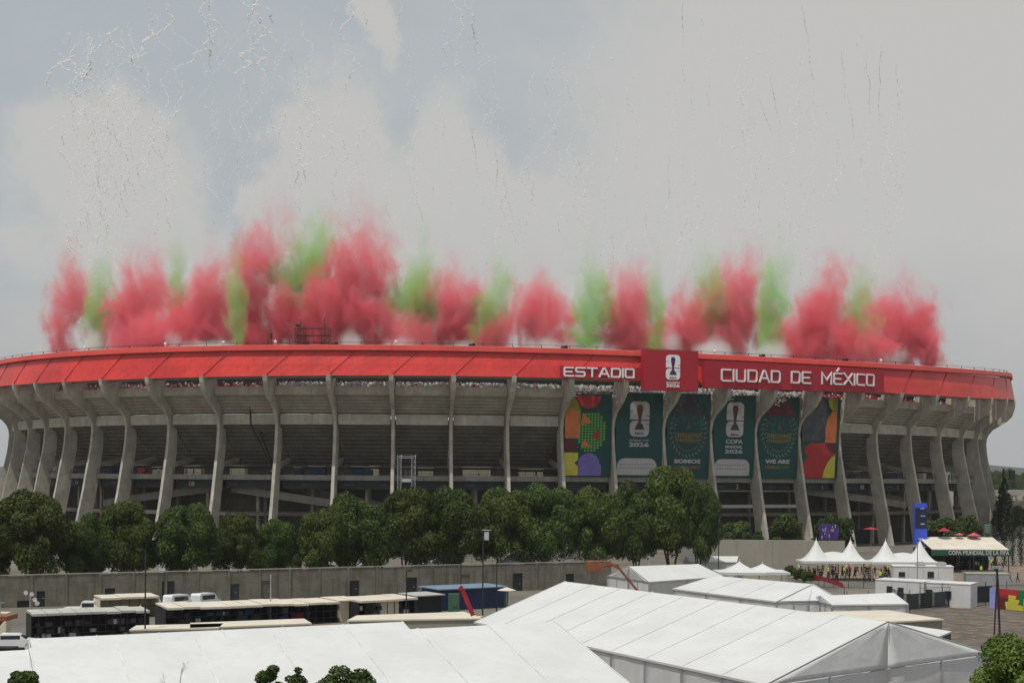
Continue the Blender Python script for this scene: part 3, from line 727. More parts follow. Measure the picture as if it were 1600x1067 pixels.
def d_left(put, w, h):
    W_ = w*.78
    Z = .03
    put('print_shape', flat([(0, h*.56), (W_*.42, h*.56), (W_*.42, h*.80), (W_*.30, h*.93), (W_*.18, h), (0, h)], Z), 'p_olive')
    put('print_shape', flat([(0, h*.46), (W_*.38, h*.46), (W_*.42, h*.56), (W_*.38, h*.66), (W_*.40, h*.76), (W_*.2, h*.83), (0, h*.78)], Z+.025), 'p_orange')
    put('print_shape', flat(circ(W_*.62, h*.985, W_*.36, 180, 360, 18, h*.16), Z), 'p_red')
    put('print_shape', flat([(0, h*.30), (W_*.34, h*.30), (W_*.36, h*.36), (W_*.22, h*.44), (0, h*.46)], Z), 'p_maroon')
    put('print_shape', flat([(0, .1), (W_*.38, .1), (W_*.38, h*.12), (W_*.28, h*.16), (W_*.38, h*.20), (W_*.38, h*.285), (0, h*.285)], Z), 'p_yellow')
    put('print_shape', flat([(W_*.39, .1), (w*.80, .1), (w*.80, h*.14)]+circ(W_*.68, h*.14, W_*.3, 0, 180, 14, h*.145), Z), 'p_violet')
    dg, dl = MB(), MB(); n = 9
    for r_ in range(14):
        for c_ in range(n):
            x = W_*.36+c_*W_*.085; y = h*.30+r_*h*.034
            if (x-W_*.68)**2/(W_*.42)**2+(y-h*.54)**2/(h*.26)**2 > 1: continue
            addp(dg, [(x, y), (x+W_*.082, y), (x+W_*.082, y+h*.033), (x, y+h*.033)], Z+.02)
            addp(dl, [(x+W_*.01, y+h*.004), (x+W_*.07, y+h*.006), (x+W_*.04, y+h*.026)], Z+.045)
    put('print_shape', dg, 'p_green'); put('print_shape', dl, 'p_lime')
    put('print_shape', flat(circ(W_*.95, h*.5, W_*.17, 90, 270, 10, h*.06), Z+.07), 'p_red'); put('print_shape', flat([(W_*.45, h*.36), (W_*.75, h*.36), (W_*.62, h*.40), (W_*.55, h*.45)], Z+.07), 'p_orange')
    put('print_shape', flat([(W_*.42, h*.62), (W_*.72, h*.66), (W_*.60, h*.72), (W_*.5, h*.77)], Z+.07), 'p_orange')
def d_cup(lines):
    def d(put, w, h):
        cx = w*.50; emblem(put, cx, h*.48 if len(lines) == 2 else h*.49, w*.42, h*.42)
        txt(put, 'FIFA', cx, h*.517, h*.024, 'black_print', .09, w*.20, .05)
        if len(lines) == 2: txt(put, lines[0], cx, h*.435, h*.022, 'grey_print', .03, w*.44); txt(put, lines[1], cx, h*.385, h*.05, 'grey_print', .03, w*.44, .05)
        else:
            txt(put, lines[0], cx, h*.435, h*.05, 'grey_print', .03, w*.42, .05); txt(put, lines[1], cx, h*.37, h*.034, 'grey_print', .03, w*.42, .05); txt(put, lines[2], cx, h*.315, h*.045, 'grey_print', .03, w*.44, .05)
        put('pale_block', flat(rrect(w*.04, h*.02, w*.90, h*.22, w*.16, 6, (1, 1, 0, 0)), .03), 'grey_print')
        mb = MB()
        for y in (.145, .10):
            for k in range(12): addp(mb, [(w*(.10+.062*k), h*y), (w*(.14+.062*k), h*y), (w*(.14+.062*k), h*(y+.006)), (w*(.10+.062*k), h*(y+.006))], .055)
        put('fine_print', mb, 'black_print')
    return d
def d_face(l1, l2):
    def d(put, w, h):
        cx, cy = w*.5, h*.56; rx, ry = w*.40, h*.29
        sg_, gd, ol = MB(), MB(), MB()
        put('print_shape', flat(circ(cx, cy+h*.07, rx*1.04, 20, 160, 18, ry*1.25), .03), 'p_maroon' if l1 == 'WE ARE' else 'black_print')
        for k in range(22):                       # ring of leaves round the face
            a = math.radians(150+k*240/21.); x, y = cx+rx*math.cos(a), cy+ry*math.sin(a)
            for rr_, ln in ((1.0, .075), (.80, .05)):
                x, y = cx+rx*rr_*math.cos(a), cy+ry*rr_*math.sin(a); l = w*ln; dx_, dy_ = math.cos(a+.6), math.sin(a+.6)
                addp(sg_, [(x-dy_*l*.3, y+dx_*l*.3), (x+dx_*l, y+dy_*l), (x+dy_*l*.3, y-dx_*l*.3), (x-dx_*l*.6, y-dy_*l*.6)], .055)
        for k in range(13):                       # two rows of slim teeth
            x = cx-w*.27+k*w*.0455; o_ = .018*((k-6)/6.)**2*h
            addp(gd, rrect(x-w*.016, cy-h*.085+o_, x+w*.016, cy-h*.035+o_, w*.012, 2), .055); addp(gd, rrect(x-w*.015, cy-h*.135+o_, x+w*.015, cy-h*.092+o_, w*.012, 2), .055)
        addp(gd, [(cx-w*.30, cy-h*.031), (cx+w*.30, cy-h*.031), (cx+w*.30, cy-h*.024), (cx-w*.30, cy-h*.024)], .056)
        addp(ol, [(cx-w*.05, cy+h*.02), (cx+w*.05, cy+h*.02), (cx+w*.018, cy+h*.11), (cx-w*.018, cy+h*.11)], .055)
        for sgn in (-1, 1):
            for r0 in (.8,):
                n = 12; A = circ(cx+sgn*w*.17, cy+h*.13, w*.115*r0, 0, 360, n, h*.06*r0); B = circ(cx+sgn*w*.17, cy+h*.13, w*.092*r0, 0, 360, n, h*.047*r0)
                for q in range(n): addp(ol, [A[q], A[(q+1) % n], B[(q+1) % n], B[q]], .055)
            for q in range(5):
                a = math.radians(90+sgn*(18+q*17)); x, y = cx+rx*.9*math.cos(a), cy+h*.07+ry*1.0*math.sin(a)
                addp(ol, [(x-w*.03, y), (x, y-h*.012), (x+w*.03, y), (x, y+h*.02)], .057)
        put('leaf_ring', sg_, 'sage'); put('teeth', gd, 'gold_print'); put('ornament', ol, 'p_slate')
        txt(put, l1, cx, h*.205, h*.045, 'grey_print', .03, w*.62, .07); txt(put, l2, cx, h*.135, h*.034, 'gold_print', .03, w*.62, .06)
    return d
def d_right(put, w, h):
    Z = .03
    put('print_shape', flat([(0, h*.46), (w*.55, h*.46), (w*.62, h*.60), (w*.66, h*.75), (w*.62, h), (w*.3, h), (w*.1, h*.8), (0, h*.7)], Z), 'p_slate')
    put('print_shape', flat([(w*.62, h*.44), (w*.92, h*.44), (w*.92, h*.84), (w*.78, h*.82), (w*.68, h*.75), (w*.62, h*.62)], Z+.02), 'p_orange')
    put('print_shape', flat([(w*.66, h*.99), (w*.92, h*.99), (w*.92, h*.84), (w*.80, h*.83), (w*.70, h*.88)], Z+.045), 'p_olive')
    put('print_shape', flat([(w*.05, .1), (w*.92, .1), (w*.92, h*.435), (w*.22, h*.435), (w*.10, h*.38), (w*.08, h*.31), (w*.18, h*.27), (w*.07, h*.20)], Z), 'p_red')
    put('print_shape', flat([(w*.92, h*.435), (w*.64, h*.435), (w*.70, h*.37), (w*.80, h*.32), (w*.92, h*.30)], Z+.02), 'p_maroon')
    put('print_shape', flat([(w*.92, .12), (w*.60, .12), (w*.63, h*.10), (w*.72, h*.20), (w*.82, h*.26), (w*.92, h*.29)], Z+.045), 'p_yellow')
banner(14, 'teal', 'colourful banner with red half-disc, green checks and yellow and violet blocks', d_left, 614, 742)
banner(15, 'teal', 'dark green banner with a cup emblem and the line WORLD CUP 2026', d_cup(['WORLD CUP', '2026']), 611, 742)
banner(16, 'teal', 'dark green banner with a skull of leaves above the word SOMOS', d_face('SOMOS', 'CIUDAD DE MÉXICO'), 611, 744)
banner(17, 'teal', 'dark green banner with a cup emblem and COPA MUNDIAL 2026', d_cup(['COPA', 'MUNDIAL', '2026']), 612, 741)
banner(18, 'teal', 'dark green banner with a skull of leaves above the words WE ARE', d_face('WE ARE', 'MEXICO CITY'), 612, 742)
banner(19, 'teal', 'grey, orange and red banner with a yellow quarter disc at its foot', d_right, 613, 741)
# white paper streamers tied beside some fins
for i, px in enumerate((898, 975, 1050, 1140, 1222, 1335)):
    mb = MB(); s = s_at(px, 35, 4); 
    for k in range(46):
        a = R.uniform(0, 6.28); r_ = R.random()**.6*1.5; x, y, tx, ty = P2(s+r_*math.cos(a)-R.random()*.8, 3.6+R.uniform(-.6, .6)); z = 34.6+r_*math.sin(a)*.9-max(0, -math.cos(a))*R.random()*2.
        mb.box((x, y, z), (R.uniform(.15, .6), .08, R.uniform(.08, .35)), math.atan2(ty, tx)+R.uniform(-.6, .6))
    solo('streamer_bunch', mb, 'cloth_white', ['white streamer bunch above the colourful left banner', 'white streamer bunch at the top of the WORLD CUP banner', 'white streamer bunch under the crimson emblem panel', 'white streamer bunch above the COPA MUNDIAL banner', 'white streamer bunch above the WE ARE banner', 'white streamer bunch under the last letters of the CIUDAD DE MÉXICO panel'][i], 'streamers', 'white streamers under the red rim')

# ------------------------------------------------------------ scaffolds
def lattice(mb, a, b, w, n, t=.07):
    """square truss from a to b (vertical or level)"""
    a, b = Vector(a), Vector(b); d = (b-a).normalized(); up = Vector((0, 0, 1)) if abs(d.z) < .9 else Vector((0, 1, 0)); x = d.cross(up).normalized()*w/2; y = x.cross(d).normalized()*w/2
    cs = [x+y, x-y, -x-y, -x+y]
    for c in cs: mb.beam(a+c, b+c, t)
    for i in range(n):
        p, q = a.lerp(b, i/n), a.lerp(b, (i+1)/n)
        for k in range(4): mb.beam(p+cs[k], p+cs[(k+1) % 4], t*.8); mb.beam(p+cs[k], q+cs[(k+1) % 4], t*.7)
base = atY(635, 800, 312); base.z = 0
t = thing('scaffold_tower', 'grey lattice gate of scaffolding in front of the stadium above the trees', 'scaffold', base)
ztop = atY(635, 713, 312).z; xl, xr = atY(624, 760, 312).x, atY(646, 760, 312).x
for x in (xl, xr): mb = MB(); lattice(mb, (x, 312, 0), (x, 312, ztop), .75, 18); part('leg', mb, 'alu', t)
mb = MB(); lattice(mb, (xl, 312, ztop-.4), (xr, 312, ztop-.4), .5, 5); part('crossbar', mb, 'alu', t)
mb = MB(); mb.box(((xl+xr)/2, 311.9, 15.1), (2.0, .12, .7)); part('sign_plate', mb, 'grey_print', t)
s = s_at(485, 44, 2); x, y, tx, ty = P2(s, 2.); z0 = zrim(s)-.2
t = thing('roof_scaffold', 'dark scaffold platform with mast standing on the stadium rim', 'scaffold', (x, y, z0)); t['abs'] = 0; t.rotation_euler = (0, 0, math.atan2(ty, tx))
mb = MB()
for xx in (-2.9, -1.5, 0, 1.4, 2.9):
    for yy in (0, 1.6): mb.box((xx*1.25, yy, 2.1), (.1, .1, 4.2))
for z in (1.1, 2.6, 4.1):
    for yy in (0, 1.6): mb.box((0, yy, z), (7.3, .09, .09))
for a in range(4): mb.beam(((-2.9+1.45*a)*1.25, 0, .1), ((-2.9+1.45*(a+1))*1.25, 0, 2.6), .06)
link('frame', fixn(mb.mesh('frame', 'steel')), t)
mb = MB(); mb.box((0, .8, 2.6), (7.2, 1.5, .1)); link('platform', fixn(mb.mesh('platform', 'dark')), t)
for xx, h in ((-2.5, 6.0), (2.7, 6.2)): mb = MB(); mb.box((xx, 0, h/2), (.12, .12, h)); link('mast', fixn(mb.mesh('mast', 'steel')), t)
mb = MB(); mb.box((-3.1, 0, 4.7), (.7, .5, .5)); link('lamp', fixn(mb.mesh('lamp', 'dark')), t)
mb = MB(); mb.box((-4.9, 0, .9), (.09, .09, 1.8)); mb.box((-8.9, 0, 1.), (.14, .14, 2.)); mb.beam((-8.9, 0, 1.1), (-4.9, 0, .9), .1); mb.box((-8.9, 0, 2.5), (.5, .4, 1.0)); link('side_rail', fixn(mb.mesh('side_rail', 'steel')), t)
# ------------------------------------------------------------ tents
def lerp(a, b, t): return Vector(a).lerp(Vector(b), t)
def panel(a, b, c, d, name, m, parent, th=.05, sag=.06, nu=6, nv=8, wr=.0, seed=0):
    """a-b top edge, d-c bottom edge; a sheet that billows a little between its frames"""
    a, b, c, d = map(Vector, (a, b, c, d)); n = (b-a).cross(d-a).normalized(); n = n if n.z > 0 or (abs(n.z) < .05 and n.y < 0) else -n
    mb = MB(); rr = random.Random(seed); ph = [rr.uniform(0, 6.3) for _ in range(4)]
    for k in (0, 1):
        for j in range(nv+1):
            for i in range(nu+1):
                u, v = i/nu, j/nv; p = a.lerp(b, u).lerp(d.lerp(c, u), v)
                s_ = math.sin(PI*u)*math.sin(PI*v)
                q = -sag*s_+wr*s_*(math.sin(9*u+5*v+ph[0])+.6*math.sin(17*u-6*v+ph[1])+.5*math.sin(23*v+4*u+ph[2]))
                mb.v.append(tuple(p+n*(q-th*k)))
    m_ = (nu+1)*(nv+1)
    for j in range(nv):
        for i in range(nu):
            q = j*(nu+1)+i; mb.f += [(q, q+1, q+nu+2, q+nu+1), (m_+q, m_+q+nu+1, m_+q+nu+2, m_+q+1)]
    for i in range(nu): q = i; mb.f.append((q, m_+q, m_+q+1, q+1)); q = nv*(nu+1)+i; mb.f.append((q, q+1, m_+q+1, m_+q))
    for j in range(nv): q = j*(nu+1); mb.f.append((q, q+nu+1, m_+q+nu+1, m_+q)); q = j*(nu+1)+nu; mb.f.append((q, m_+q, m_+q+nu+1, q+nu+1))
    mb.mi = [0]*len(mb.f); o = part(name, mb, m, parent, True)
    if name == 'roof_panel': o.data.polygons.foreach_set('use_smooth', [False]*len(o.data.polygons))
    return o
def gable_tent(label, R0, R1, A0, A1, B0, B1, fr, walls=True, ends=(1, 1), group='white marquee tents of the compound', wr=.012, name='marquee_tent', seamw=.045, back=True):
    """ridge R0-R1, near eave A0-A1, far eave B0-B1; fr = bay fractions along the length"""
    R0, R1, A0, A1, B0, B1 = map(Vector, (R0, R1, A0, A1, B0, B1))
    t = thing(name, label, 'tent', ((A0.x+B1.x)/2, (A0.y+B1.y)/2, 0), group=group)
    nb = len(fr)-1
    for i in range(nb):
        f0, f1 = fr[i], fr[i+1]; L = (A1-A0).length*(f1-f0)
        for (E0, E1) in (((A0, A1), (B0, B1)) if back else ((A0, A1),)):
            r0, r1, e0, e1 = lerp(R0, R1, f0), lerp(R0, R1, f1), lerp(E0, E1, f0), lerp(E0, E1, f1)
            panel(r0, r1, e1, e0, 'roof_panel', 'vinyl', t, seed=i, wr=wr, sag=.004*L)
            if walls:
                panel(e0+Vector((0, 0, -.12)), e1+Vector((0, 0, -.12)), Vector((e1.x, e1.y, .05)), Vector((e0.x, e0.y, .05)), 'wall_panel', 'vinylwall', t, seed=i+5, wr=.035, sag=.03)
    for i in range(nb+1):
        f0 = fr[i]
        for E0, E1 in ((A0, A1), (B0, B1)):
            r0, e0 = lerp(R0, R1, f0), lerp(E0, E1, f0); mb = MB(); up = Vector((0, 0, .02)); mb.beam(r0+up, e0+up, seamw, .05); part('seam', mb, 'seam', t)
            mb = MB(); mb.beam((e0.x, e0.y, 0), e0, .16); part('post', mb, 'alu', t)
    for E0, E1 in ((A0, A1), (B0, B1)):
        mb = MB(); mb.beam(E0+Vector((0, 0, -.05)), E1+Vector((0, 0, -.05)), .22, .16); part('eave_beam', mb, 'vinyl', t)
    for k, (Rk, Ak, Bk) in enumerate(((R0, A0, B0), (R1, A1, B1))):
        if not ends[k]: continue
        mid = (Ak+Bk)/2; mid.z = (Ak.z+Bk.z)/2
        o_ = (R1-R0).normalized()*(.04 if k else -.04); z_ = Vector((0, 0, -.08))
        for X_ in (Ak, Bk):
            panel(Rk+z_+o_, Rk+z_+o_+(X_-Rk)*.001, X_+z_+o_, mid+z_+o_, 'gable_panel', 'vinylwall', t, seed=k, wr=.03, sag=0, nu=8, nv=8)
            panel(mid+o_, X_+z_+o_, Vector((X_.x, X_.y, .05))+o_, Vector((mid.x, mid.y, .05))+o_, 'wall_panel', 'vinylwall', t, seed=k+3, wr=.03, sag=0)
        mb = MB(); mb.beam((mid.x, mid.y, 0)+o_ if False else Vector((mid.x, mid.y, 0))+o_*2, Rk+z_+o_*2, .09); part('gable_post', mb, 'alu', t)
        mb = MB(); mb.beam(Ak+o_*2.5, Bk+o_*2.5, .08); part('gable_beam', mb, 'alu', t)
        for q in (.25, .75): mb = MB(); p = Ak.lerp(Bk, q); mb.beam(Vector((p.x, p.y, 0))+o_*2, p+o_*2, .12); part('gable_post', mb, 'alu', t)
    return t
# big tent on the right
zr = 6.1; ze = 3.0
R0, R1 = at(885, 907, zr), at(1390, 963, zr); A0, A1, B1 = at(745, 972, ze), at(1200, 1064, ze), at(1550, 1010, ze)
B0 = A0+(B1-A1); B0 = Vector((R0.x*2-A0.x, R0.y*2-A0.y, ze))
gable_tent('largest white marquee in the foreground with its grey gable end facing right', R0, R1, A0, A1, B0, B1, [i/9 for i in range(10)], wr=.004)
# the wide tent along the bottom edge, and its parallel neighbour behind
R0, R1 = at(50, 1022, 7), at(870, 970, 7)
d = (at(990, 1067, 4.5)-R1); k = (7-3.4)/2.5; A1 = R1+Vector((d.x*k, d.y*k, -3.6)); A0 = R0+Vector((d.x*k, d.y*k, -3.6)); hb = Vector((-d.x, -d.y, 0))*.48
ex = (R0-R1).normalized()
def frac(px, py): 
    p = at(px, py, 7); return (p-R0).dot(R1-R0)/(R1-R0).length_squared
fr = [0]+[frac(*q) for q in ((187, 1014), (315, 1007), (433, 998), (550, 990), (663, 985), (767, 977))]+[1]
gable_tent('wide white marquee along the bottom edge with seven seamed roof bays', R0, R1, A0, A1, R0+hb+Vector((0, 0, -1.2)), R1+hb+Vector((0, 0, -1.2)), fr, wr=.004, walls=False, seamw=.075)
off = Vector((0, 0, -.07)); L0 = R0+ex*.12+off; L1 = R0+ex*26+off; dd = A0-R0
gable_tent('white marquee cut off by the bottom left corner of the picture', L1, L0, L1+dd, L0+dd, L1+hb+Vector((0, 0, -1.2)), L0+hb+Vector((0, 0, -1.2)), [0, .25, .5, .75, 1], wr=.004, walls=False, seamw=.075)
Q0, Q1 = at(50, 1007, 6.2), at(632, 973, 6.2); dn = Vector((d.x, d.y, 0)).normalized()
gable_tent('second white marquee showing as a narrow strip behind the wide bottom one', Q0, Q1, Q0+dn*6+Vector((0, 0, -1.5)), Q1+dn*6+Vector((0, 0, -1.5)), Q0-dn*3+Vector((0, 0, -.8)), Q1-dn*3+Vector((0, 0, -.8)), [0]+[((at(px, py, 6.2)-Q0).dot(Q1-Q0)/(Q1-Q0).length_squared) for px, py in ((157, 1002), (257, 997), (356, 991), (449, 985), (541, 979))]+[1], wr=.004, walls=False)
# tents further back on the right
ze = 2.9
A0, A1 = at(1016, 906, ze), at(1132, 896, ze); R0, R1 = atY(985, 882, A0.y+4.2), atY(1092, 877, A1.y+4.2); B0 = at(951, 898, ze); B1 = B0+(A1-A0)
gable_tent('small white gabled tent beside the orange lift in the middle distance', R0, R1, A0, A1, B0, B1, [0, .5, 1])
A0, A1 = at(1054, 916, 2.8), at(1216, 934, 2.8); R0, R1 = atY(1118, 895, A0.y+5.5), atY(1272, 906, A1.y+5.5); B1 = at(1318, 931, 2.8); B0 = R0*2-A0; B0.z = 2.8
gable_tent('low white tent in front of two sharp white peaks', R0, R1, A0, A1, B0, B1, [0, .34, .67, 1])
A0, A1 = at(1302, 938, 2.7), at(1421, 935, 2.7); R0, R1 = atY(1284, 924, A0.y+3.4), atY(1398, 918, A1.y+3.4); B0 = R0*2-A0; B0.z = 2.7; B1 = R1*2-A1; B1.z = 2.7
gable_tent('small white tent between the low tent and the parking area', R0, R1, A0, A1, B0, B1, [0, .5, 1])
A0, A1 = at(1078, 874, 2.7), at(1153, 873, 2.7); R0, R1 = atY(1074, 865, A0.y+2.6), atY(1155, 864, A1.y+2.6)
gable_tent('tiny white tent against the pale retaining wall', R0, R1, A0, A1, Vector((R0.x*2-A0.x, R0.y*2-A0.y, 2.7)), Vector((R1.x*2-A1.x, R1.y*2-A1.y, 2.7)), [0, 1])
def peaked(label, cx, w, Y, ze, zp, np_, px0, group, closed=False):
    """canopy with np_ sharp masts and sagging fabric"""
    t = thing('peaked_tent', label, 'tent', (cx, Y, 0), group=group); t['abs'] = 0
    nx, ny = 20*np_, 14; dep = w; mb = MB()
    for k in (0, 1):
        for j in range(ny+1):
            for i in range(nx+1):
                x = -w*np_/2+w*np_*i/nx; y = -dep/2+dep*j/ny; c = min(range(np_), key=lambda q: abs(x-(-w*np_/2+w*(q+.5)))); xc = -w*np_/2+w*(c+.5)
                r = max(abs(x-xc), abs(y)*.98)*.55+math.hypot(x-xc, y)*.45; f = max(0, 1-r/(w*.5)); z = (zp-ze)*(f**1.9*.93+.07*f)
                if np_ > 1:
                    sd = max(0, 1-abs(y)/(dep/2)); inner = abs(x) < w*(np_/2-.5)
                    if inner: z = max(z, .36*(zp-ze)*sd**1.3*(1-.15*math.cos((x-xc)/w*2*PI)))
                mb.v.append((x, y, ze+z-.04*k))
    m_ = (nx+1)*(ny+1)
    for j in range(ny):
        for i in range(nx):
            q = j*(nx+1)+i; mb.f += [(q, q+1, q+nx+2, q+nx+1), (m_+q, m_+q+nx+1, m_+q+nx+2, m_+q+1)]
    mb.mi = [0]*len(mb.f); link('canopy', fixn(mb.mesh('canopy', 'vinyl', True)), t)
    mb = MB()
    for sy in (-1, 1): mb.box((0, sy*dep/2, ze-.18), (w*np_+.06, .05, .32))
    for sx_ in (-1, 1): mb.box((sx_*w*np_/2, 0, ze-.18), (.05, dep-.06, .32))
    link('valance', fixn(mb.mesh('valance', 'vinyl')), t)
    for q in range(np_+1):
        for sy in (-1, 1): mb = MB(); mb.box((-w*np_/2+w*q, sy*(dep/2-.1), ze/2-.1), (.12, .12, ze-.2)); link('pole', fixn(mb.mesh('pole', 'alu')), t)
    if closed:
        for sy in (-1, 1): mb = MB(); mb.box((0, sy*(dep/2-.05), ze/2-.2), (w*np_-.1, .04, ze-.4)); link('side_wall', fixn(mb.mesh('side_wall', 'vinylwall')), t)
    for q in range(np_): mb = MB(); mb.tube([(-w*np_/2+w*(q+.5), 0, zp-.3), (-w*np_/2+w*(q+.5), 0, zp+.35)], [.09, .02], 6); link('finial', fixn(mb.mesh('finial', 'vinyl')), t)
    return t
Y = 236.
for (xa, xb), lab in (((1250, 1357), 'white canopy with two sharp peaks over the crowd, left of its twin'), ((1358, 1466), 'white canopy with two sharp peaks over the crowd, right of its twin')):
    pa, pb = atY(xa, 868, Y), atY(xb, 867, Y); peaked(lab, (pa.x+pb.x)/2, (pb.x-pa.x)/2, Y, pa.z-.1, atY(xa, 836, Y).z, 2, 0, 'twin-peaked canopies over the crowd')
Y = 208.
for xa, py, lab in ((1157, 872, 'single sharp white tent peak rising behind the low tent, left one'), (1193, 875, 'single sharp white tent peak rising behind the low tent, right one')):
    p = atY(xa, py, Y); peaked(lab, p.x, 6.6, Y, 3.0, p.z, 1, 0, 'single-peaked tents behind the low tent'); Y += 1.

# ------------------------------------------------------------ perimeter wall, built of panels between posts
W0, W1 = at(-60, 963), at(955, 916)
wall = thing('perimeter_wall', 'long weathered concrete panel wall in front of the tree row', 'wall', (0, 0, 0))
dirw = (W1-W0).normalized(); Lw = (W1-W0).length; rzw = math.atan2(dirw.y, dirw.x); nrm = Vector((dirw.y, -dirw.x, 0))
npan = 22; hw = 3.75
def on_wall(px):                                # distance along the wall of column px
    lo_, hi_ = 0., Lw
    for _ in range(40):
        m_ = (lo_+hi_)/2; p = W0+dirw*m_
        if proj(p.x, p.y, 2)[0] < px: lo_ = m_
        else: hi_ = m_
    return lo_
doors = [(40, 22, 'dark', .8), (66, 13, 'dark', 1.9), (174, 16, 'steel', 2.0), (265, 20, 'steel', 2.7), (367, 18, 'signband', 2.1), (418, 16, 'inner', 2.4), (555, 16, 'dark', 2.1), (645, 17, 'dark', 2.3), (728, 16, 'inner', 2.5), (811, 15, 'dark', 2.5), (892, 13, 'dark', 2.2)]
dspan = [(on_wall(px-w/2), on_wall(px+w/2), m, h) for px, w, m, h in doors]
edges = sorted([Lw*i/npan for i in range(npan+1)])
k = 0
for i in range(npan):
    a, b = edges[i]+.16, edges[i+1]-.16
    cuts = [(max(a, d0), min(b, d1), m, h) for d0, d1, m, h in dspan if d0 < b and d1 > a]
    hh = hw+R.uniform(-.05, .05); x = a; segs = []
    for d0, d1, m, h in sorted(cuts): segs += [(x, d0, 0), (d0, d1, h)]; x = d1
    segs.append((x, b, 0))
    for s0, s1, dh in segs:
        if s1-s0 < .1: continue
        z0 = dh if dh else 0
        for (za, zb_) in (((0, 1.28), (1.30, 2.55), (2.57, hh)) if not dh else ((dh+.02, hh),)):
            c = W0+dirw*((s0+s1)/2); mb = MB(); mb.box((c.x, c.y, (za+zb_)/2), (s1-s0, .16, zb_-za), rzw); part('wall_panel', mb, 'wall', wall)
for i in range(npan+1):
    c = W0+dirw*edges[i]+nrm*.03; mb = MB(); mb.box((c.x, c.y, (hw+.1)/2), (.30, .32, hw+.1), rzw); part('post', mb, 'wall', wall)
mb = MB(); c = (W0+W1)/2; mb.box((c.x, c.y, hw+.14), (Lw, .30, .12), rzw); part('coping', mb, 'concrete_dark', wall)
for d0, d1, m, h in dspan:
    c = W0+dirw*((d0+d1)/2)-nrm*.05; mb = MB(); mb.box((c.x, c.y, h/2), (d1-d0, .06, h), rzw); dd_ = part('door', mb, m, wall)
    mb = MB(); mb.box((c.x+nrm.x*.08+dirw.x*.3, c.y+nrm.y*.08+dirw.y*.3, 1.0), (.16, .05, .08), rzw); part('handle', mb, 'alu', dd_)
# wire on top of part of the wall
for (pa, pb) in ((640, 955),):
    mb = MB(); a, b = on_wall(pa), on_wall(pb); n = 20
    for i in range(n+1): c = W0+dirw*(a+(b-a)*i/n); mb.box((c.x, c.y, hw+.75), (.05, .05, 1.1))
    for z in (hw+.6, hw+.95, hw+1.28): mb.beam(W0+dirw*a+Vector((0, 0, z)), W0+dirw*b+Vector((0, 0, z)), .035)
    solo('wire_fence', mb, 'steel', 'thin wire fence standing on the right stretch of the panel wall', 'fence')
# pale retaining wall on the right
rw = thing('retaining_wall', 'smooth pale retaining wall behind the peaked canopies', 'wall', (0, 0, 0))
def wallrun(pts, h, m, parent, th=.4, seglen=7., cop=None, name='wall_section'):
    for (a, b), (h0, h1) in zip(zip(pts[:-1], pts[1:]), zip(h[:-1], h[1:])):
        L = (b-a).length; n = max(1, round(L/seglen)); rz = math.atan2((b-a).y, (b-a).x); nr = Vector((math.sin(rz), -math.cos(rz), 0))*th/2; dn_ = (b-a).normalized()*.015
        for i in range(n):
            p, q = a.lerp(b, i/n)+dn_, a.lerp(b, (i+1)/n)-dn_; z0, z1 = h0+(h1-h0)*i/n, h0+(h1-h0)*(i+1)/n
            P = [p+nr, q+nr, q-nr, p-nr]; mb = MB(); mb.hexa([(v.x, v.y, 0) for v in P]+[(v.x, v.y, z) for v, z in zip(P, (z0, z1, z1, z0))]); part(name, mb, m, parent)
p1, p2, p3 = at(1098, 884), at(1322, 886), at(1060, 872)
p4 = at(1640, 880)
hA = atY(1120, 840, p1.y).z
wallrun([p3, p1, p2], [hA-2.2, hA, atY(1300, 838, p2.y).z], 'walllight', rw)
# raised terrace behind it, where the stadium's forecourt lies
mb = MB(); mb.box(((p1.x+p2.x)/2, p1.y+12.2, hA/2-.4), ((p2-p1).length, 23.4, hA-.8)); setting('forecourt', mb, M['ground'])
mb = MB(); A = [at(1238, 897), at(1560, 897), at(1700, 872), at(1250, 872)]; mb.slab([(p.x, p.y, .008) for p in A], (0, 0, .006)); setting('plaza_paving', mb, M['dirt'])
# ------------------------------------------------------------ trees
def leaves(cents, rads, per, size, rng, squash=.85, up=.35):
    """leaf clumps spread over a cloud of lobes; returns verts, faces"""
    P, Nn = [], []
    for c, r in zip(cents, rads):
        n = max(8, int(per*r*r)); d = rng.normal(size=(n, 3)); d[:, 2] += up; d /= np.linalg.norm(d, axis=1)[:, None]
        rr = r*(1-.45*rng.rand(n)**1.6)
        P.append(np.array(c)+d*rr[:, None]*np.array([1, 1, squash])); Nn.append(d)
    P = np.concatenate(P); Nn = np.concatenate(Nn); n = len(P)
    Nn = Nn+rng.normal(size=(n, 3))*.55; Nn /= np.linalg.norm(Nn, axis=1)[:, None]
    t = np.cross(Nn, rng.normal(size=(n, 3))); t /= np.linalg.norm(t, axis=1)[:, None]; b = np.cross(Nn, t)
    s = size*(.6+.8*rng.rand(n))[:, None]
    V = np.stack([P-t*s*.9, P-b*s*.5-t*s*.1, P+t*s, P+b*s*.55+t*s*.1], 1).reshape(-1, 3)
    V[1::4] += Nn*s*.2; V[3::4] -= Nn*s*.15
    return V, np.arange(4*n).reshape(-1, 4)
def leaf_mesh(name, V, Fc, m):
    me = bpy.data.meshes.new(name); me.vertices.add(len(V)); me.vertices.foreach_set('co', V.astype(np.float32).ravel())
    me.loops.add(Fc.size); me.loops.foreach_set('vertex_index', Fc.astype(np.int32).ravel())
    me.polygons.add(len(Fc)); me.polygons.foreach_set('loop_start', np.arange(0, Fc.size, Fc.shape[1], dtype=np.int32))
    me.update(calc_edges=True); me.materials.append(M[m]); me.validate(); return me
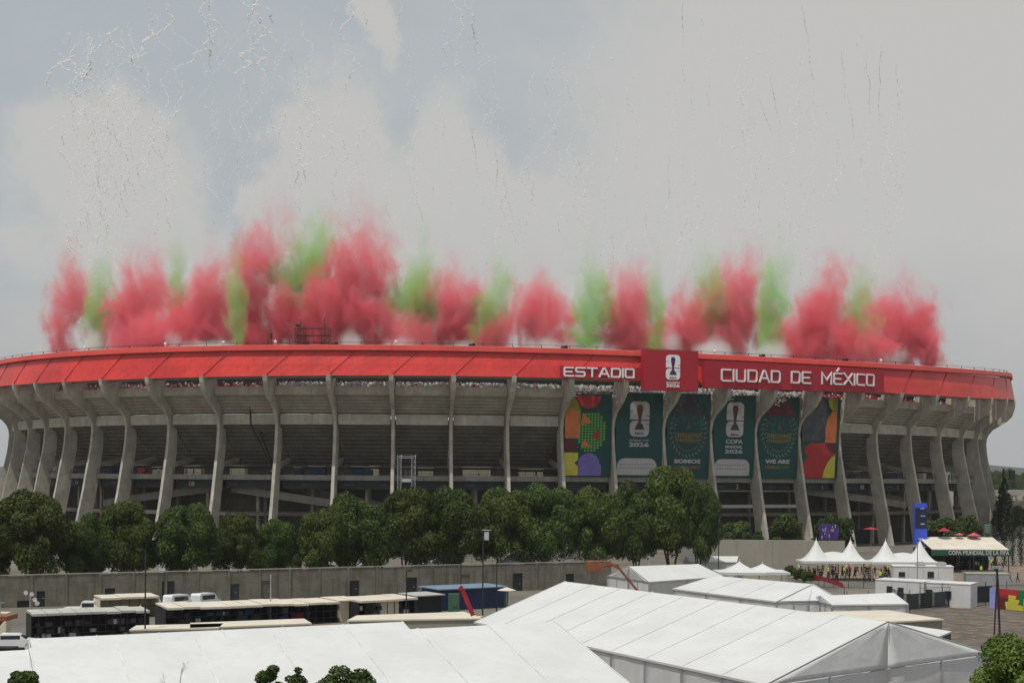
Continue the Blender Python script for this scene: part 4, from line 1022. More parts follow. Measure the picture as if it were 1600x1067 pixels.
def crown_mesh(seed, w, h, z0, m, lobes=34, size=.30, per=95):
    """crown w wide, from z0 to z0+h, unit metres"""
    rng = np.random.RandomState(seed); C, Rr = [], []
    for i in range(lobes):
        a = rng.uniform(0, 2*np.pi); z = rng.rand()**.75; env = math.sqrt(max(.05, 1-((z-.38)/.72)**2)); r = env*w/2*(.35+.55*rng.rand()**.5)
        C.append((r*math.cos(a)*.92, r*math.sin(a)*.92, z0+h*(.10+z*.74))); Rr.append(w*(.095+.10*rng.rand()))
    C.append((0, 0, z0+h*.45)); Rr.append(w*.28)
    V, Fc = leaves(C, Rr, per, size, rng); return leaf_mesh('crown', V, Fc, m), C
def trunk_mesh(seed, h, C, r0=.26, stems=3):
    rr = random.Random(seed); mb = MB()
    for s_ in range(stems):
        a = rr.uniform(0, 6.28); lean = rr.uniform(.3, .9); top = Vector((math.cos(a)*lean*2.0, math.sin(a)*lean*2., h)); mid = top*.5+Vector((rr.uniform(-.25, .25), rr.uniform(-.2, .2), 0))
        base = Vector((math.cos(a)*.2, math.sin(a)*.2, 0)); mb.tube([base, mid, top], [r0*(.9 if s_ else 1), r0*.7, r0*.5], 7)
        for c in rr.sample(C, min(6, len(C))): c = Vector(c); m_ = top.lerp(c, .5)+Vector((0, 0, -.4)); mb.tube([top, m_, c], [r0*.45, r0*.28, .04], 5)
    return mb.mesh('trunk', 'bark', True)
VAR = []
for k in range(6):
    cm, C = crown_mesh(100+k, 12.0, 9.9, 2.5, 'leaf' if k % 2 else 'leaf2', 52, .20, 270); VAR.append((cm, trunk_mesh(200+k, 4.2, C, .24, 3)))
cnt = 0
def tree(px, top, wpx, Y, label, group, var=None, rz=None, name='tree', z0=0., hbase=12.9, species='tree'):
    global cnt
    p = atY(px, top, Y); k = (p.z-z0)/hbase; w = wpx*2/F*Y
    o = thing(name, label, species, (p.x, Y, z0), 0, group); o['abs'] = 0; o.rotation_euler = (0, 0, R.uniform(0, 6.28) if rz is None else rz)
    cm, tm = VAR[cnt % len(VAR) if var is None else var]; cnt += 1
    o.scale = (w/13, w/13, k); link('crown', cm, o); link('trunk', tm, o); return o
ordn = ['first', 'second', 'third', 'fourth', 'fifth', 'sixth', 'seventh', 'eighth', 'ninth', 'tenth', 'eleventh', 'twelfth', 'thirteenth', 'fourteenth', 'fifteenth', 'sixteenth', 'seventeenth']
row = [(-34, 782, 62), (50, 770, 70), (128, 806, 46), (196, 783, 58), (292, 789, 62), (372, 802, 46), (436, 812, 46), (506, 792, 50), (560, 768, 66), (632, 756, 66), (716, 757, 62), (786, 756, 60), (852, 750, 62), (930, 754, 58), (994, 744, 52), (1050, 716, 66), (1092, 742, 44)]
for i, (px, top, hwid) in enumerate(row):
    hwid *= .93
    c = W0+dirw*on_wall(min(px, 900)); Y = c.y+11+R.uniform(-1.5, 2.5)+(8 if px > 980 else 0)
    tree(px, top, hwid, Y, '%s tree from the left in the dense row behind the panel wall' % ordn[i], 'round green trees behind the panel wall')
VAR2 = [(crown_mesh(140+k, 12.0, 10.5, 1.2, 'leaf2', 30, .34, 80)) for k in range(2)]
def bush(px, top, wpx, base, label, group='shrubs at the foot of the stadium', var=0, m=None):
    pb = at(px, base); Y = pb.y; p = atY(px, top, Y); o = thing('shrub', label, 'shrub', (p.x, Y, 0), 0, group); o['abs'] = 0; o.rotation_euler = (0, 0, R.uniform(0, 6.28)); w = wpx*2/F*Y
    o.scale = (w/12.4, w/12.4, p.z/11.8); link('foliage', VAR2[var][0], o)
bush(1232, 793, 34, 866, 'dark shrub at the foot of the stadium behind the pale wall', var=0)
bush(1312, 797, 30, 866, 'green shrub just right of the violet printed display', var=1)
bush(1290, 800, 22, 864, 'green shrub above the violet printed display')
bush(1470, 800, 46, 862, 'broad green shrub right of the tall blue banner', var=1)
bush(1515, 792, 32, 860, 'green shrub between the blue banner and the cypresses', var=0)
bush(1150, 808, 30, 868, 'low brownish shrub at the left end of the pale wall', var=1)
bush(1176, 818, 22, 868, 'small shrub in front of the fin at the pale wall')
# cypresses
def cypress(px, top, wpx, base, label):
    pb = at(px, base); Y = pb.y; zt = atY(px, top, Y).z; w = wpx/F*Y; rng = np.random.RandomState(int(px)); C = []; Rr = []
    for i in range(40):
        z = i/39; r = w/2*math.sin(PI*min(1, .15+z*.85))**.6*(1-.75*z**2.2); C.append((rng.normal()*.12, rng.normal()*.12, .6+(zt-.9)*z)); Rr.append(max(.16, r))
    V, Fc = leaves(C, Rr, 60, .15, rng, 1.3); o = thing('cypress', label, 'tree', (pb.x, Y, 0), 0, 'slim cypresses at the right edge'); o['abs'] = 0
    link('foliage', leaf_mesh('foliage', V, Fc, 'leaf_dark'), o); mb = MB(); mb.tube([(0, 0, 0), (0, 0, zt*.7)], [.15, .05], 6); link('trunk', mb.mesh('trunk', 'bark'), o)
for px, top, w, l in ((1557, 786, 11, 'leftmost slim dark cypress at the right edge'), (1571, 780, 12, 'tallest slim dark cypress, second from the left'), (1584, 785, 11, 'third slim dark cypress from the left'), (1597, 790, 12, 'slim dark cypress touching the right edge')):
    cypress(px, top, w, 874, l)
# nearer foliage at the bottom edge
def near_bush(px, top, wpx, Y, h, label, m, seed, size=.10, lobes=22, per=420, base_z=0):
    p = atY(px, top, Y); w = wpx*2/F*Y; o = thing('tree', label, 'tree', (p.x, Y, base_z), 0, None); o['abs'] = 0
    rng = np.random.RandomState(seed); C, Rr = [], []
    for i in range(lobes):
        a = rng.uniform(0, 6.28); z = rng.rand(); r = w/2*math.sqrt(max(.1, 1-((z-.4)/.75)**2))*(.3+.55*rng.rand()); C.append((r*math.cos(a), r*math.sin(a), p.z-h+h*(.1+.78*z))); Rr.append(w*(.15+.08*rng.rand()))
    V, Fc = leaves(C, Rr, per/max(.3, (w/5)**1.2), size, rng); link('crown', leaf_mesh('crown', V, Fc, m), o)
    mb = MB(); mb.tube([(0, 0, 0), (.1, 0, (p.z-h)*.6), (0, 0, p.z-h*.5)], [.14, .11, .06], 7)
    for c in C[:8]: mb.tube([(0, 0, p.z-h*.8), Vector(c)*.5+Vector((0, 0, (p.z-h*.8)*.5)), c], [.07, .05, .02], 5)
    link('trunk', mb.mesh('trunk', 'bark', True), o)
near_bush(424, 1036, 22, 52, 2.2, 'leafy treetop poking up at the bottom edge, left half of a pair', 'leaf2', 5, .06, 30, 1100)
near_bush(464, 1037, 19, 52.5, 2.2, 'smaller round treetop at the bottom edge, right half of a pair', 'leaf2', 6, .06, 30, 1100)
near_bush(548, 1040, 52, 50, 2.4, 'broad treetop at the bottom edge right of the pair', 'leaf2', 7, .06, 34, 1100)
near_bush(46, 1058, 30, 52, 1.5, 'dark treetop just showing at the bottom left', 'leaf2', 8, .06, 26, 1100)
near_bush(1612, 976, 90, 44, 4.6, 'bright green leafy tree in the bottom right corner', 'leaf_bright', 9, .055, 60, 1500)
p = atY(285, 1040, 52); mb = MB(); rr = random.Random(3)
def twig(a, d, l, r, k):
    b = a+d*l; mb.tube([a, a.lerp(b, .5)+Vector((rr.uniform(-.05, .05), 0, 0)), b], [r, r*.8, r*.55], 4)
    if k:
        for _ in range(3): twig(a.lerp(b, rr.uniform(.4, 1)), (d+Vector((rr.uniform(-.9, .9), rr.uniform(-.5, .5), rr.uniform(-.1, .4)))).normalized(), l*rr.uniform(.45, .7), r*.55, k-1)
twig(Vector((p.x, 52, 0)), Vector((.02, 0, 1)), p.z-.75, .06, 0); twig(Vector((p.x, 52, p.z-.8)), Vector((.1, 0, 1)), .5, .022, 3); twig(Vector((p.x, 52, p.z-1.0)), Vector((-.8, 0, .35)).normalized(), .6, .018, 2)
solo('bare_sapling', mb, 'vinylwall', 'bare pale twigs of a sapling over the wide bottom tent', 'sapling')

# ------------------------------------------------------------ service yard: stalls
def stall(label, A, B, h, dep, roofm, nb, wallm='dark', rise=.2, over=.5):
    """open shed from A to B (front foot line), opening towards the camera"""
    A, B = Vector(A), Vector(B); L = (B-A).length; rz = math.atan2((B-A).y, (B-A).x)
    o = thing('open_shed', label, 'shed', A, 0); o['abs'] = 0; o.rotation_euler = (0, 0, rz)
    for i in range(nb):
        w = L/nb; mb = MB(); x = w*i+w/2; dz = R.uniform(-.05, .06)
        mb.hexa([(x-w/2+.03, -over, h+dz), (x+w/2-.03, -over, h+dz), (x+w/2-.03, dep, h+rise+dz), (x-w/2+.03, dep, h+rise+dz), (x-w/2+.03, -over, h+.22+dz), (x+w/2-.03, -over, h+.22+dz), (x+w/2-.03, dep, h+rise+.14+dz), (x-w/2+.03, dep, h+rise+.14+dz)])
        link('roof_panel', fixn(mb.mesh('roof_panel', roofm)), o)
    pm = MB(); pm.box((0, 0, h/2), (.06, .06, h)); pme = fixn(pm.mesh('post', 'steel'))
    for i in range(nb*2+1): link('post', pme, o, (L*i/(nb*2), 0, 0))
    mb = MB(); mb.box((L/2, dep-.1, h/2), (L, .1, h)); link('back_wall', fixn(mb.mesh('back_wall', wallm)), o)
    mb = MB(); mb.box((.04, dep/2, h/2), (.08, dep-.3, h)); link('side_wall', fixn(mb.mesh('side_wall', wallm)), o)
    mb = MB(); mb.box((L-.04, dep/2, h/2), (.08, dep-.3, h)); link('side_wall', fixn(mb.mesh('side_wall', wallm)), o)
    for z in (.55, 1.25):
        mb = MB(); mb.box((L/2, .5, z), (L-.3, .6, .05)); link('shelf', fixn(mb.mesh('shelf', 'steel')), o)
    return o, L, rz
def shelf_goods(shed, A, L, rz, n, tones, where):
    co, si = math.cos(rz), math.sin(rz)
    kinds = {}
    for i in range(n):
        w, d_, h = R.uniform(.3, .75), R.uniform(.3, .5), R.uniform(.25, .55); m = R.choice(tones); lx = R.uniform(.5, L-.5); z = R.choice((0.58, 1.28, .02)); ly = .45
        mb = MB(); mb.box((0, 0, h/2), (w, d_, h)); mb.box((0, 0, h+.02), (w+.03, d_+.03, .04), 0, 0)
        o = link('crate', fixn(mb.mesh('crate', m)), None, (A.x+lx*co-ly*si, A.y+lx*si+ly*co, z), rz)
        tag(o, 'small %s crate on the shelves of the %s' % (cname[m], where), 'crate', 'crates in the %s' % where)
cname = {'cloth_white': 'white', 'grey_print': 'grey', 'p_slate': 'slate', 'bluebox': 'blue', 'steel': 'black', 'beige': 'tan'}
A, B = at(52, 1010), at(236, 1000)
o, L, rz = stall('dark open shed with a grey roof at the lower left', A, B, 2.35, 3.4, 'shade_cloth', 8); shelf_goods(o, A, L, rz, 46, ['grey_print', 'p_slate', 'p_slate', 'steel', 'steel'], 'grey-roofed shed')
A, B = at(262, 991), at(482, 979)
o, L, rz = stall('long dark open shed with a cream roof in the middle of the yard', A, B, 2.1, 4.6, 'cream', 9, over=.8); shelf_goods(o, A, L, rz, 40, ['p_slate', 'grey_print', 'bluebox', 'steel', 'steel'], 'long cream-roofed shed')
A, B = at(563, 975), at(652, 968)
o, L, rz = stall('short open shed with a cream roof at the right end of the yard', A, B, 2.15, 4.4, 'cream', 4); shelf_goods(o, A, L, rz, 14, ['p_slate', 'grey_print', 'bluebox', 'steel'], 'short cream-roofed shed')
A, B = at(485, 979), at(531, 975.5)
stall('dark narrow open shed between the long shed and the left tan hut', A, B, 2.1, 4.4, 'cream', 2)
A, B = at(160, 975), at(250, 970)
o, L, rz = stall('low cream-roofed shed behind the lamp post at the left', A, B, 2.1, 3., 'cream', 3, 'beige')
def beige_hut(label, pa, pb, h, dep, roof='cream', wallm='beige', group=None, win=(), name='hut', catg='hut', roofover=.35):
    A, B = at(*pa), at(*pb); L = (B-A).length; rz = math.atan2((B-A).y, (B-A).x); o = thing(name, label, catg, A, 0, group); o['abs'] = 0; o.rotation_euler = (0, 0, rz)
    n = max(1, round(L/2.4))
    for i in range(n): mb = MB(); mb.box((L*(i+.5)/n, .03, h/2), (L/n-.03, .06, h)); link('wall_panel', fixn(mb.mesh('wall_panel', wallm)), o)
    mb = MB(); mb.box((L/2, dep-.03, h/2), (L, .06, h)); mb.box((.03, dep/2, h/2), (.06, dep-.14, h)); mb.box((L-.03, dep/2, h/2), (.06, dep-.14, h)); link('shell', fixn(mb.mesh('shell', wallm)), o)
    mb = MB(); mb.hexa([(-roofover, -roofover, h+.01), (L+roofover, -roofover, h+.01), (L+roofover, dep+roofover, h+.11), (-roofover, dep+roofover, h+.11), (-roofover, -roofover, h+.13), (L+roofover, -roofover, h+.13), (L+roofover, dep+roofover, h+.23), (-roofover, dep+roofover, h+.23)]); link('roof', fixn(mb.mesh('roof', roof)), o)
    for (fx, z0, w, hh, kind) in win:
        mb = MB(); mb.box((L*fx, -.03, z0+hh/2), (w+.12, .05, hh+.12)); f = link('window' if kind == 'w' else 'door', fixn(mb.mesh('frame', 'alu')), o)
        mb = MB(); mb.box((L*fx, -.065, z0+hh/2), (w, .03, hh)); link('pane', fixn(mb.mesh('pane', 'glass')), f)
    return o
beige_hut('tan hut with a cream roof in the long shed row, left one', (533, 974), (562, 972), 2.2, 3.6)
beige_hut('tan hut with a cream roof in the long shed row, right one', (596, 972), (626, 970), 2.2, 3.6)
# flat cream container roofs between yard and tents
def flatbox(label, P, h, th, m, wm, cat='container', name='flat_roofed_container'):
    """box with the given roof corners (pixels at height h), walls down to the ground"""
    Q = [at(x, y, h) for x, y in P]; c = sum(Q, Vector())/4; o = thing(name, label, cat, (c.x, c.y, 0))
    mb = MB(); mb.slab([(q.x, q.y, h-.14) for q in Q], (0, 0, .14)); part('roof', mb, m, o)
    mb = MB(); I = [c+(q-c)*.97 for q in Q]; mb.slab([(q.x, q.y, 0) for q in I], (0, 0, h-.15)); part('body', mb, wm, o); return o
flatbox('flat cream container roof at the left behind the strip tent', [(205, 991), (345, 986), (352, 979), (216, 984)], 2.7, .1, 'cream', 'walllight')
flatbox('flat cream container roof at the centre left behind the strip tent', [(300, 987), (490, 977), (478, 970), (300, 979)], 2.7, .1, 'cream', 'walllight')
flatbox('long flat cream container roof in the middle with a pinkish edge', [(545, 972), (758, 966), (728, 956), (560, 964)], 2.9, .1, 'cream', 'walllight')
flatbox('flat container with a shaded grey side beside the wide tent', [(634, 974), (735, 968), (760, 962), (640, 968)], 2.6, .1, 'cream', 'shade_cloth')
flatbox('long flat cream container roof behind the largest marquee', [(1262, 950), (1396, 963), (1478, 958), (1390, 945)], 3.0, .1, 'cream', 'walllight')
flatbox('small cream box by the bottom right tree', [(1532, 1013), (1562, 1015), (1562, 1008), (1547, 1005)], 2.2, .1, 'cream', 'beige')
flatbox('white corner canopy behind the gable of the largest marquee', [(1402, 966), (1466, 987), (1490, 977), (1470, 974)], 3.2, .1, 'vinyl', 'steel', 'canopy', 'corner_canopy')
# blue sheds with boom and green coolers
beige_hut('blue shed with a pale blue roof at the right end of the yard', (690, 956), (790, 949), 2.5, 4., roof='pale_blue', wallm='bluebox', name='shed', catg='shed')
beige_hut('dark low shed between the cream roofs and the blue shed', (655, 962), (692, 959), 2.1, 3., roof='shade_cloth', wallm='dark', name='shed', catg='shed')
# ------------------------------------------------------------ vehicles
def van(label, px, py, hdg, col='carwhite', kind='van', group=None):
    p = at(px, py); o = thing('van' if kind == 'van' else kind, label, kind.replace('_', ' '), p, 0, group); o['abs'] = 0; o.rotation_euler = (0, 0, hdg)
    if kind == 'van': prof = [(-2.4, .35), (2.3, .35), (2.45, .7), (2.35, 1.05), (1.75, 1.25), (1.2, 1.95), (.9, 2.08), (-2.2, 2.1), (-2.42, 1.9), (-2.45, .6)]; win = [(-1.9, 1.25, 2.9, .6)]
    elif kind == 'pickup_truck': prof = [(-2.5, .4), (2.4, .4), (2.5, .8), (2.3, 1.05), (1.2, 1.15), (.7, 1.75), (-.5, 1.78), (-.75, 1.1), (-2.5, 1.1)]; win = [(-.5, 1.18, 1.3, .45)]
    else: prof = [(-2.2, .3), (2.1, .3), (2.25, .6), (2.15, .85), (1.2, .98), (.55, 1.42), (-1.0, 1.45), (-1.7, 1.0), (-2.2, .92)]; win = [(-1.0, 1.0, 1.7, .34)]
    if kind == 'van': o.scale = (.8, .85, .85)
    mb = MB(); n = len(prof)
    for y, tw in ((-.92, 1), (.92, 1)):
        for x, z in prof: mb.v.append((x, y*(1-.10*max(0, (z-1.0))), z))
    mb.f = [tuple(range(n)), tuple(range(n, 2*n))]+[(i, (i+1) % n, n+(i+1) % n, n+i) for i in range(n)]; mb.mi = [0]*len(mb.f)
    body = link('body', fixn(mb.mesh('body', col)), o)
    for x, z, w, h in win:
        for sy in (-1, 1): mb = MB(); mb.box((x+w/2, sy*.90, z+h/2), (w, .05, h)); link('window', fixn(mb.mesh('window', 'glass')), o)
    mb = MB(); a = prof[4]; b = prof[5]; mb.hexa([(a[0]+.03, -.75, a[1]+.06), (a[0]+.03, .75, a[1]+.06), (a[0]-.03, .75, a[1]+.06), (a[0]-.03, -.75, a[1]+.06), (b[0]+.05, -.7, b[1]-.05), (b[0]+.05, .7, b[1]-.05), (b[0]-.01, .7, b[1]-.05), (b[0]-.01, -.7, b[1]-.05)]); link('windscreen', fixn(mb.mesh('windscreen', 'glass')), o)
    for x in (-1.5, 1.5):
        for sy in (-1, 1): mb = MB(); mb.tube([(x, sy*.74, .34), (x, sy*.95, .34)], .34, 12); wl_ = link('wheel', fixn(mb.mesh('tyre', 'tyre')), o); mb = MB(); mb.tube([(x, sy*.94, .34), (x, sy*.97, .34)], .19, 8); link('rim', fixn(mb.mesh('rim', 'alu')), wl_)
    for sy in (-1, 1): mb = MB(); mb.box((2.3 if kind != 'car' else 2.1, sy*.68, .82), (.12, .3, .18)); link('headlight', fixn(mb.mesh('headlight', 'white')), o)
    return o
G_ = 'white vans parked along the panel wall'
van('white van parked by the wall just right of the dark lamp post', 234, 962, .95, group=G_)
van('white van parked by the wall, middle of the three', 282, 958, 1.05, group=G_)
van('white van parked by the wall, right one with its dark rear door', 324, 955, 1.1, group=G_)
van('white pickup truck behind the grey shed roof at the left', 140, 972, .1, kind='pickup_truck')
van('white saloon car at the far left behind the bottom tents', 24, 1024, .2, kind='car')
# ------------------------------------------------------------ lifting machines
def boom(name, label, p, segs, basket, col, cat='lift'):
    o = thing(name, label, cat, p, 0); x, y, _ = p
    mb = MB(); mb.box((x, y, .75), (3.2, 2., .7)); part('chassis', mb, col, o)
    for sx_ in (-1.1, 1.1):
        for sy in (-.95, .95): mb = MB(); mb.tube([(x+sx_, y+sy-.2, .45), (x+sx_, y+sy+.2, .45)], .45, 10); part('wheel', mb, 'tyre', o)
    mb = MB(); mb.box((x-.3, y, 1.5), (1.8, 1.5, .8)); part('turret', mb, col, o)
    for a, b, w in segs: mb = MB(); mb.beam(a, b, w, w*1.1); part('boom_arm', mb, col, o)
    if basket:
        c, bw, bh = basket; mb = MB()
        for xx in (-bw/2, 0, bw/2):
            for yy in (-.45, .45): mb.box((c[0]+xx, c[1]+yy, c[2]+bh/2), (.08, .08, bh))
        for z in (0, .35, .7, bh):
            for yy in (-.45, .45): mb.box((c[0], c[1]+yy, c[2]+z), (bw, .06, .07))
            for xx in (-bw/2, bw/2): mb.box((c[0]+xx, c[1], c[2]+z), (.06, .9, .07))
        mb.box((c[0], c[1], c[2]-.06), (bw, .95, .08)); mb.box((c[0], c[1]-.47, c[2]+bh*.45), (bw, .03, bh*.75)); part('basket', mb, col, o)
    return o
Yb = 165.; f_ = lambda px, py: tuple(atY(px, py, Yb))
p = atY(975, 930, Yb); p.z = 0
boom('boom_lift', 'orange boom lift with its basket raised over the panel wall end', tuple(p), [(f_(1000, 922), f_(968, 884), .24), (f_(968, 884), f_(948, 876), .34), (f_(968, 880), f_(944, 884), .2)], ((atY(931, 889, Yb).x, Yb, atY(931, 889, Yb).z), 1.9, 1.1), 'orange')
Yb = 126.; p = atY(738, 968, Yb); p.z = 0
boom('boom_lift', 'red boom leaning up out of the blue shed', tuple(p), [(f_(742, 962), f_(724, 921), .32), (f_(724, 921), f_(720, 918), .4)], None, 'redpaint')
Yb = 118.; p = atY(-34, 985, 112.); p.z = 0
t = thing('work_platform', 'orange and dark work platform at the far left edge', 'platform', p)
z1 = atY(15, 974, 112.).z
mb = MB(); mb.box((p.x, p.y, z1), (5.4, 2.6, .35)); mb.box((p.x-.5, p.y, z1+.3), (2.4, 1.6, .25)); part('deck', mb, 'orange', t)
mb = MB(); mb.beam((p.x-2, p.y, .3), (p.x+2, p.y, z1-.2), .22); mb.beam((p.x+2, p.y, .3), (p.x-2, p.y, z1-.2), .22); mb.beam((p.x+1, p.y-.9, .3), (p.x+4.4, p.y-.9, .5), .2); part('scissor_arm', mb, 'orange', t)
mb = MB(); mb.box((p.x, p.y, .45), (5.0, 2.4, .8)); part('chassis', mb, 'dark', t)
mb = MB()
for xx in (-2.5, -1., .6, 2.2): mb.box((p.x+xx, p.y-1.2, z1+.7), (.07, .07, 1.1))
mb.box((p.x, p.y-1.2, z1+1.2), (5., .07, .07)); part('guard_rail', mb, 'alu', t)
mb = MB(); mb.box((p.x-.2, p.y+1.0, 1.5), (5.6, 1.6, 2.6)); part('tank', mb, 'dark', t)
p = at(-2, 1015); mb = MB(); mb.box((p.x, p.y, 1.4), (2.2, 1.4, 2.8)); mb.box((p.x, p.y, 2.86), (2.3, 1.5, .1)); solo('locker', mb, 'beige', 'tan locker cut by the left edge above the bottom tent', 'locker')
t = thing('lighting_tower', 'white flood lamps on a mast at the lower left', 'lamp', at(50, 978)); p = at(50, 978); Y = p.y
zt_ = atY(48, 938, Y).z; mb = MB(); mb.tube([(p.x, Y, 0), (p.x, Y, zt_)], .09, 6); part('mast', mb, 'alu', t)
for ax, az_ in ((-.35, .25), (.25, .1), (.55, -.5), (.8, -.9)):
    mb = MB(); mb.tube([(p.x+ax, Y-.05, zt_+az_), (p.x+ax*1.1, Y-.35, zt_+az_-.05)], [.12, .26], 8); part('lamp_head', mb, 'white', t)
mb = MB(); mb.beam((p.x-.4, Y, zt_+.2), (p.x+.85, Y, zt_-.85), .07); part('bracket', mb, 'steel', t)
# ------------------------------------------------------------ posts and poles
def pole(px, ybase, ytop, Y, r, m, label, heads=(), name='lamp_post', cat='lamp post', arm=None):
    p = atY(px, ytop, Y); t = thing(name, label, cat, (p.x, Y, 0))
    mb = MB(); mb.tube([(p.x, Y, 0), (p.x, Y, p.z)], [r, r*.75], 8); part('pole', mb, m, t)
    mb = MB(); mb.box((p.x, Y, .2), (r*5, r*5, .4)); part('footing', mb, 'concrete', t)
    for dx_, dz_, w in heads:
        mb = MB(); mb.beam((p.x, Y, p.z-.05), (p.x+dx_, Y, p.z+dz_), .08); mb.box((p.x+dx_, Y-.1, p.z+dz_), (w, .3, .18)); part('lamp_head', mb, m if m != 'alu' else 'white', t)
    return t
pole(229, 960, 866, 128, .08, 'steel', 'tall dark post in front of the vans and tree row at the left', [(-.5, .0, .5)])
pole(756, 952, 828, 150, .08, 'steel', 'tall dark post carrying a white box in front of the trees', [(-.8, .0, .3), (.8, .0, .3)])
p = atY(760, 836, 150); mb = MB(); mb.box((p.x+.1, 149.8, p.z-.1), (.45, .35, .8)); mb.box((p.x+.1, 149.8, p.z+.5), (.9, .25, .06)); solo('antenna_box', mb, 'grey_print', 'pale antenna box near the top of the tall dark post', 'antenna')
pole(778, 955, 868, 152, .07, 'steel', 'thinner dark post right of the post with the white box', [])
pole(425, 935, 902, 160, .08, 'alu', 'pale pole rising from the long cream roof', [])
pole(637, 950, 893, 158, .08, 'steel', 'dark pole beside a wall doorway in the middle', [(.4, 0, .4)])
pole(1124, 880, 800, 215, .08, 'steel', 'thin dark pole before the pale retaining wall', [])
pole(1016, 880, 865, 200, .06, 'alu', 'thin pale pole above the small gabled tent', [])
pole(1435, 900, 838, 210, .08, 'alu', 'grey pole in front of the rightmost sharp canopy peak', [])
p = at(1560, 996); t = thing('lamp_mast', 'dark two-legged lamp mast on the tarmac at right', 'lamp mast', p)
top = atY(1560, 877, p.y); mb = MB(); mb.beam(atY(1556, 996, p.y)*1.0, (top.x-.02, p.y, top.z-1.0), .12); part('leg', mb, 'steel', t)
mb = MB(); mb.beam(atY(1566, 996, p.y+.2)*1.0, (top.x+.10, p.y+.2, top.z-1.0), .17); part('leg', mb, 'steel', t)
mb = MB(); mb.tube([(top.x+.05, p.y+.1, top.z-1.1), (top.x, p.y+.1, top.z)], .11, 6); part('mast', mb, 'steel', t)
mb = MB(); mb.box((top.x, p.y, top.z+.05), (.9, .5, .22)); part('lamp_head', mb, 'alu', t)
mb = MB(); mb.box((p.x, p.y+.1, .15), (1.3, .8, .3)); part('base_block', mb, 'dark', t)
# distant floodlight mast and viaduct beyond the stadium's right end
Y = 400.; p = atY(1568, 722, Y); t = thing('floodlight_mast', 'dark mast with lamp boxes rising behind the conifers at the right edge', 'mast', (p.x, Y, 0))
mb = MB(); mb.tube([(p.x, Y, 0), (p.x, Y, p.z)], [.5, .3], 8); part('pole', mb, 'steel', t)
mb = MB(); q = atY(1581, 726, Y); mb.box((q.x, Y, q.z-1.0), (1.5, .6, 2.6)); mb.beam((p.x, Y, q.z-2.2), (q.x, Y, q.z-2.2), .3); part('lamp_box', mb, 'steel', t)
def conifer(px, top, wpx, Y, label, seed):
    zt = atY(px, top, Y).z; w = wpx/F*Y; rng = np.random.RandomState(seed); C = []; Rr = []
    for i in range(60):
        z = (i+.5)/60; r = w/2*(1-z)**.55; a = rng.uniform(0, 6.28); k = rng.rand()**.5*.8; C.append((r*k*math.cos(a), r*k*math.sin(a), zt*(.12+.88*z)-.3)); Rr.append(max(.35, r*.55))
    V, Fc = leaves(C, Rr, 40, .38, rng, 1.1); p = atY(px, top, Y); o = thing('conifer', label, 'tree', (p.x, Y, 0), 0); o['abs'] = 0
    link('foliage', leaf_mesh('foliage', V, Fc, 'leaf_dark'), o); mb = MB(); mb.tube([(0, 0, 0), (0, 0, zt*.85)], [.35, .08], 6); link('trunk', mb.mesh('trunk', 'bark'), o)
conifer(1569, 735, 36, 395, 'dark pointed conifer under the floodlight mast', 31)
Y = 620.; a, b = atY(1500, 757, Y), atY(1760, 752, Y)
t = thing('viaduct', 'low brown concrete viaduct far off at the right edge', 'bridge', ((a.x+b.x)/2, Y, 0)); n = 7
for i in range(n):
    p, q = a.lerp(b, i/n), a.lerp(b, (i+1)/n); mb = MB(); mb.box(((p.x+q.x)/2, Y, p.z-1.0), (q.x-p.x-.05, 12, 2.2)); part('span', mb, 'concrete_dark', t); mb = MB(); mb.box((p.x, Y, p.z/2-1.1), (2, 8, p.z-2.2)); part('pier', mb, 'concrete_dark', t)
Y = 455.; a, b = atY(1525, 772, Y), atY(1720, 770, Y); mb = MB(); mb.box(((a.x+b.x)/2, Y, a.z/2), ((b.x-a.x), .6, a.z)); solo('boundary_wall', mb, 'wall', 'low brown wall far off between the stadium and right edge', 'wall')
def far_tree(px, top, wpx, Y, label, group):
    p = atY(px, top, Y); w = wpx/F*Y; o = thing('tree', label, 'tree', (p.x, Y, 0), 0, group); o['abs'] = 0; cm, tm = VAR[int(px) % len(VAR)]; o.scale = (w/12.4, w/12.4, p.z/12.4); link('crown', cm, o); link('trunk', tm, o)
for i in range(22):
    Y = R.uniform(700, 1300); far_tree(1500+i*11+R.uniform(-4, 4), R.uniform(722, 737), R.uniform(26, 44), Y, 'hazy distant tree on the skyline beyond the stadium', 'hazy trees on the skyline')
for i, (px, top, w) in enumerate(((1556, 782, 34), (1592, 780, 40), (1622, 776, 50), (1545, 790, 26))):
    far_tree(px, top, w, 420+i*6, 'bushy tree behind the cypresses at the right edge', 'bushy trees behind the cypresses')
# ------------------------------------------------------------ green canopy with lettering
A, B = at(1457, 886), at(1570, 888); Y = A.y; L = B.x-A.x+2.4; z0 = atY(1457, 850, Y).z
t = thing('entrance_canopy', 'cream-roofed entrance canopy with dark green lettered fascia COPA MUNDIAL DE LA FIFA', 'canopy', (A.x, Y, 0)); t['abs'] = 0
back = atY(1435, 831, Y+8); nb = 6
for i in range(nb):
    xa, xb = L*i/nb+.02, L*(i+1)/nb-.02; dxb = (back.x-A.x); mb = MB(); mb.hexa([(xa, -.2, z0), (xb, -.2, z0), (xb+dxb*.92, 8, back.z), (xa+dxb, 8, back.z), (xa, -.2, z0+.1), (xb, -.2, z0+.1), (xb+dxb*.92, 8, back.z+.1), (xa+dxb, 8, back.z+.1)]); link('roof_panel', fixn(mb.mesh('roof_panel', 'cream')), t)
mb = MB(); mb.box((L/2+.2, -.35, z0-.52), (L+.6, .1, 1.0)); link('fascia', fixn(mb.mesh('fascia', 'greenf')), t)
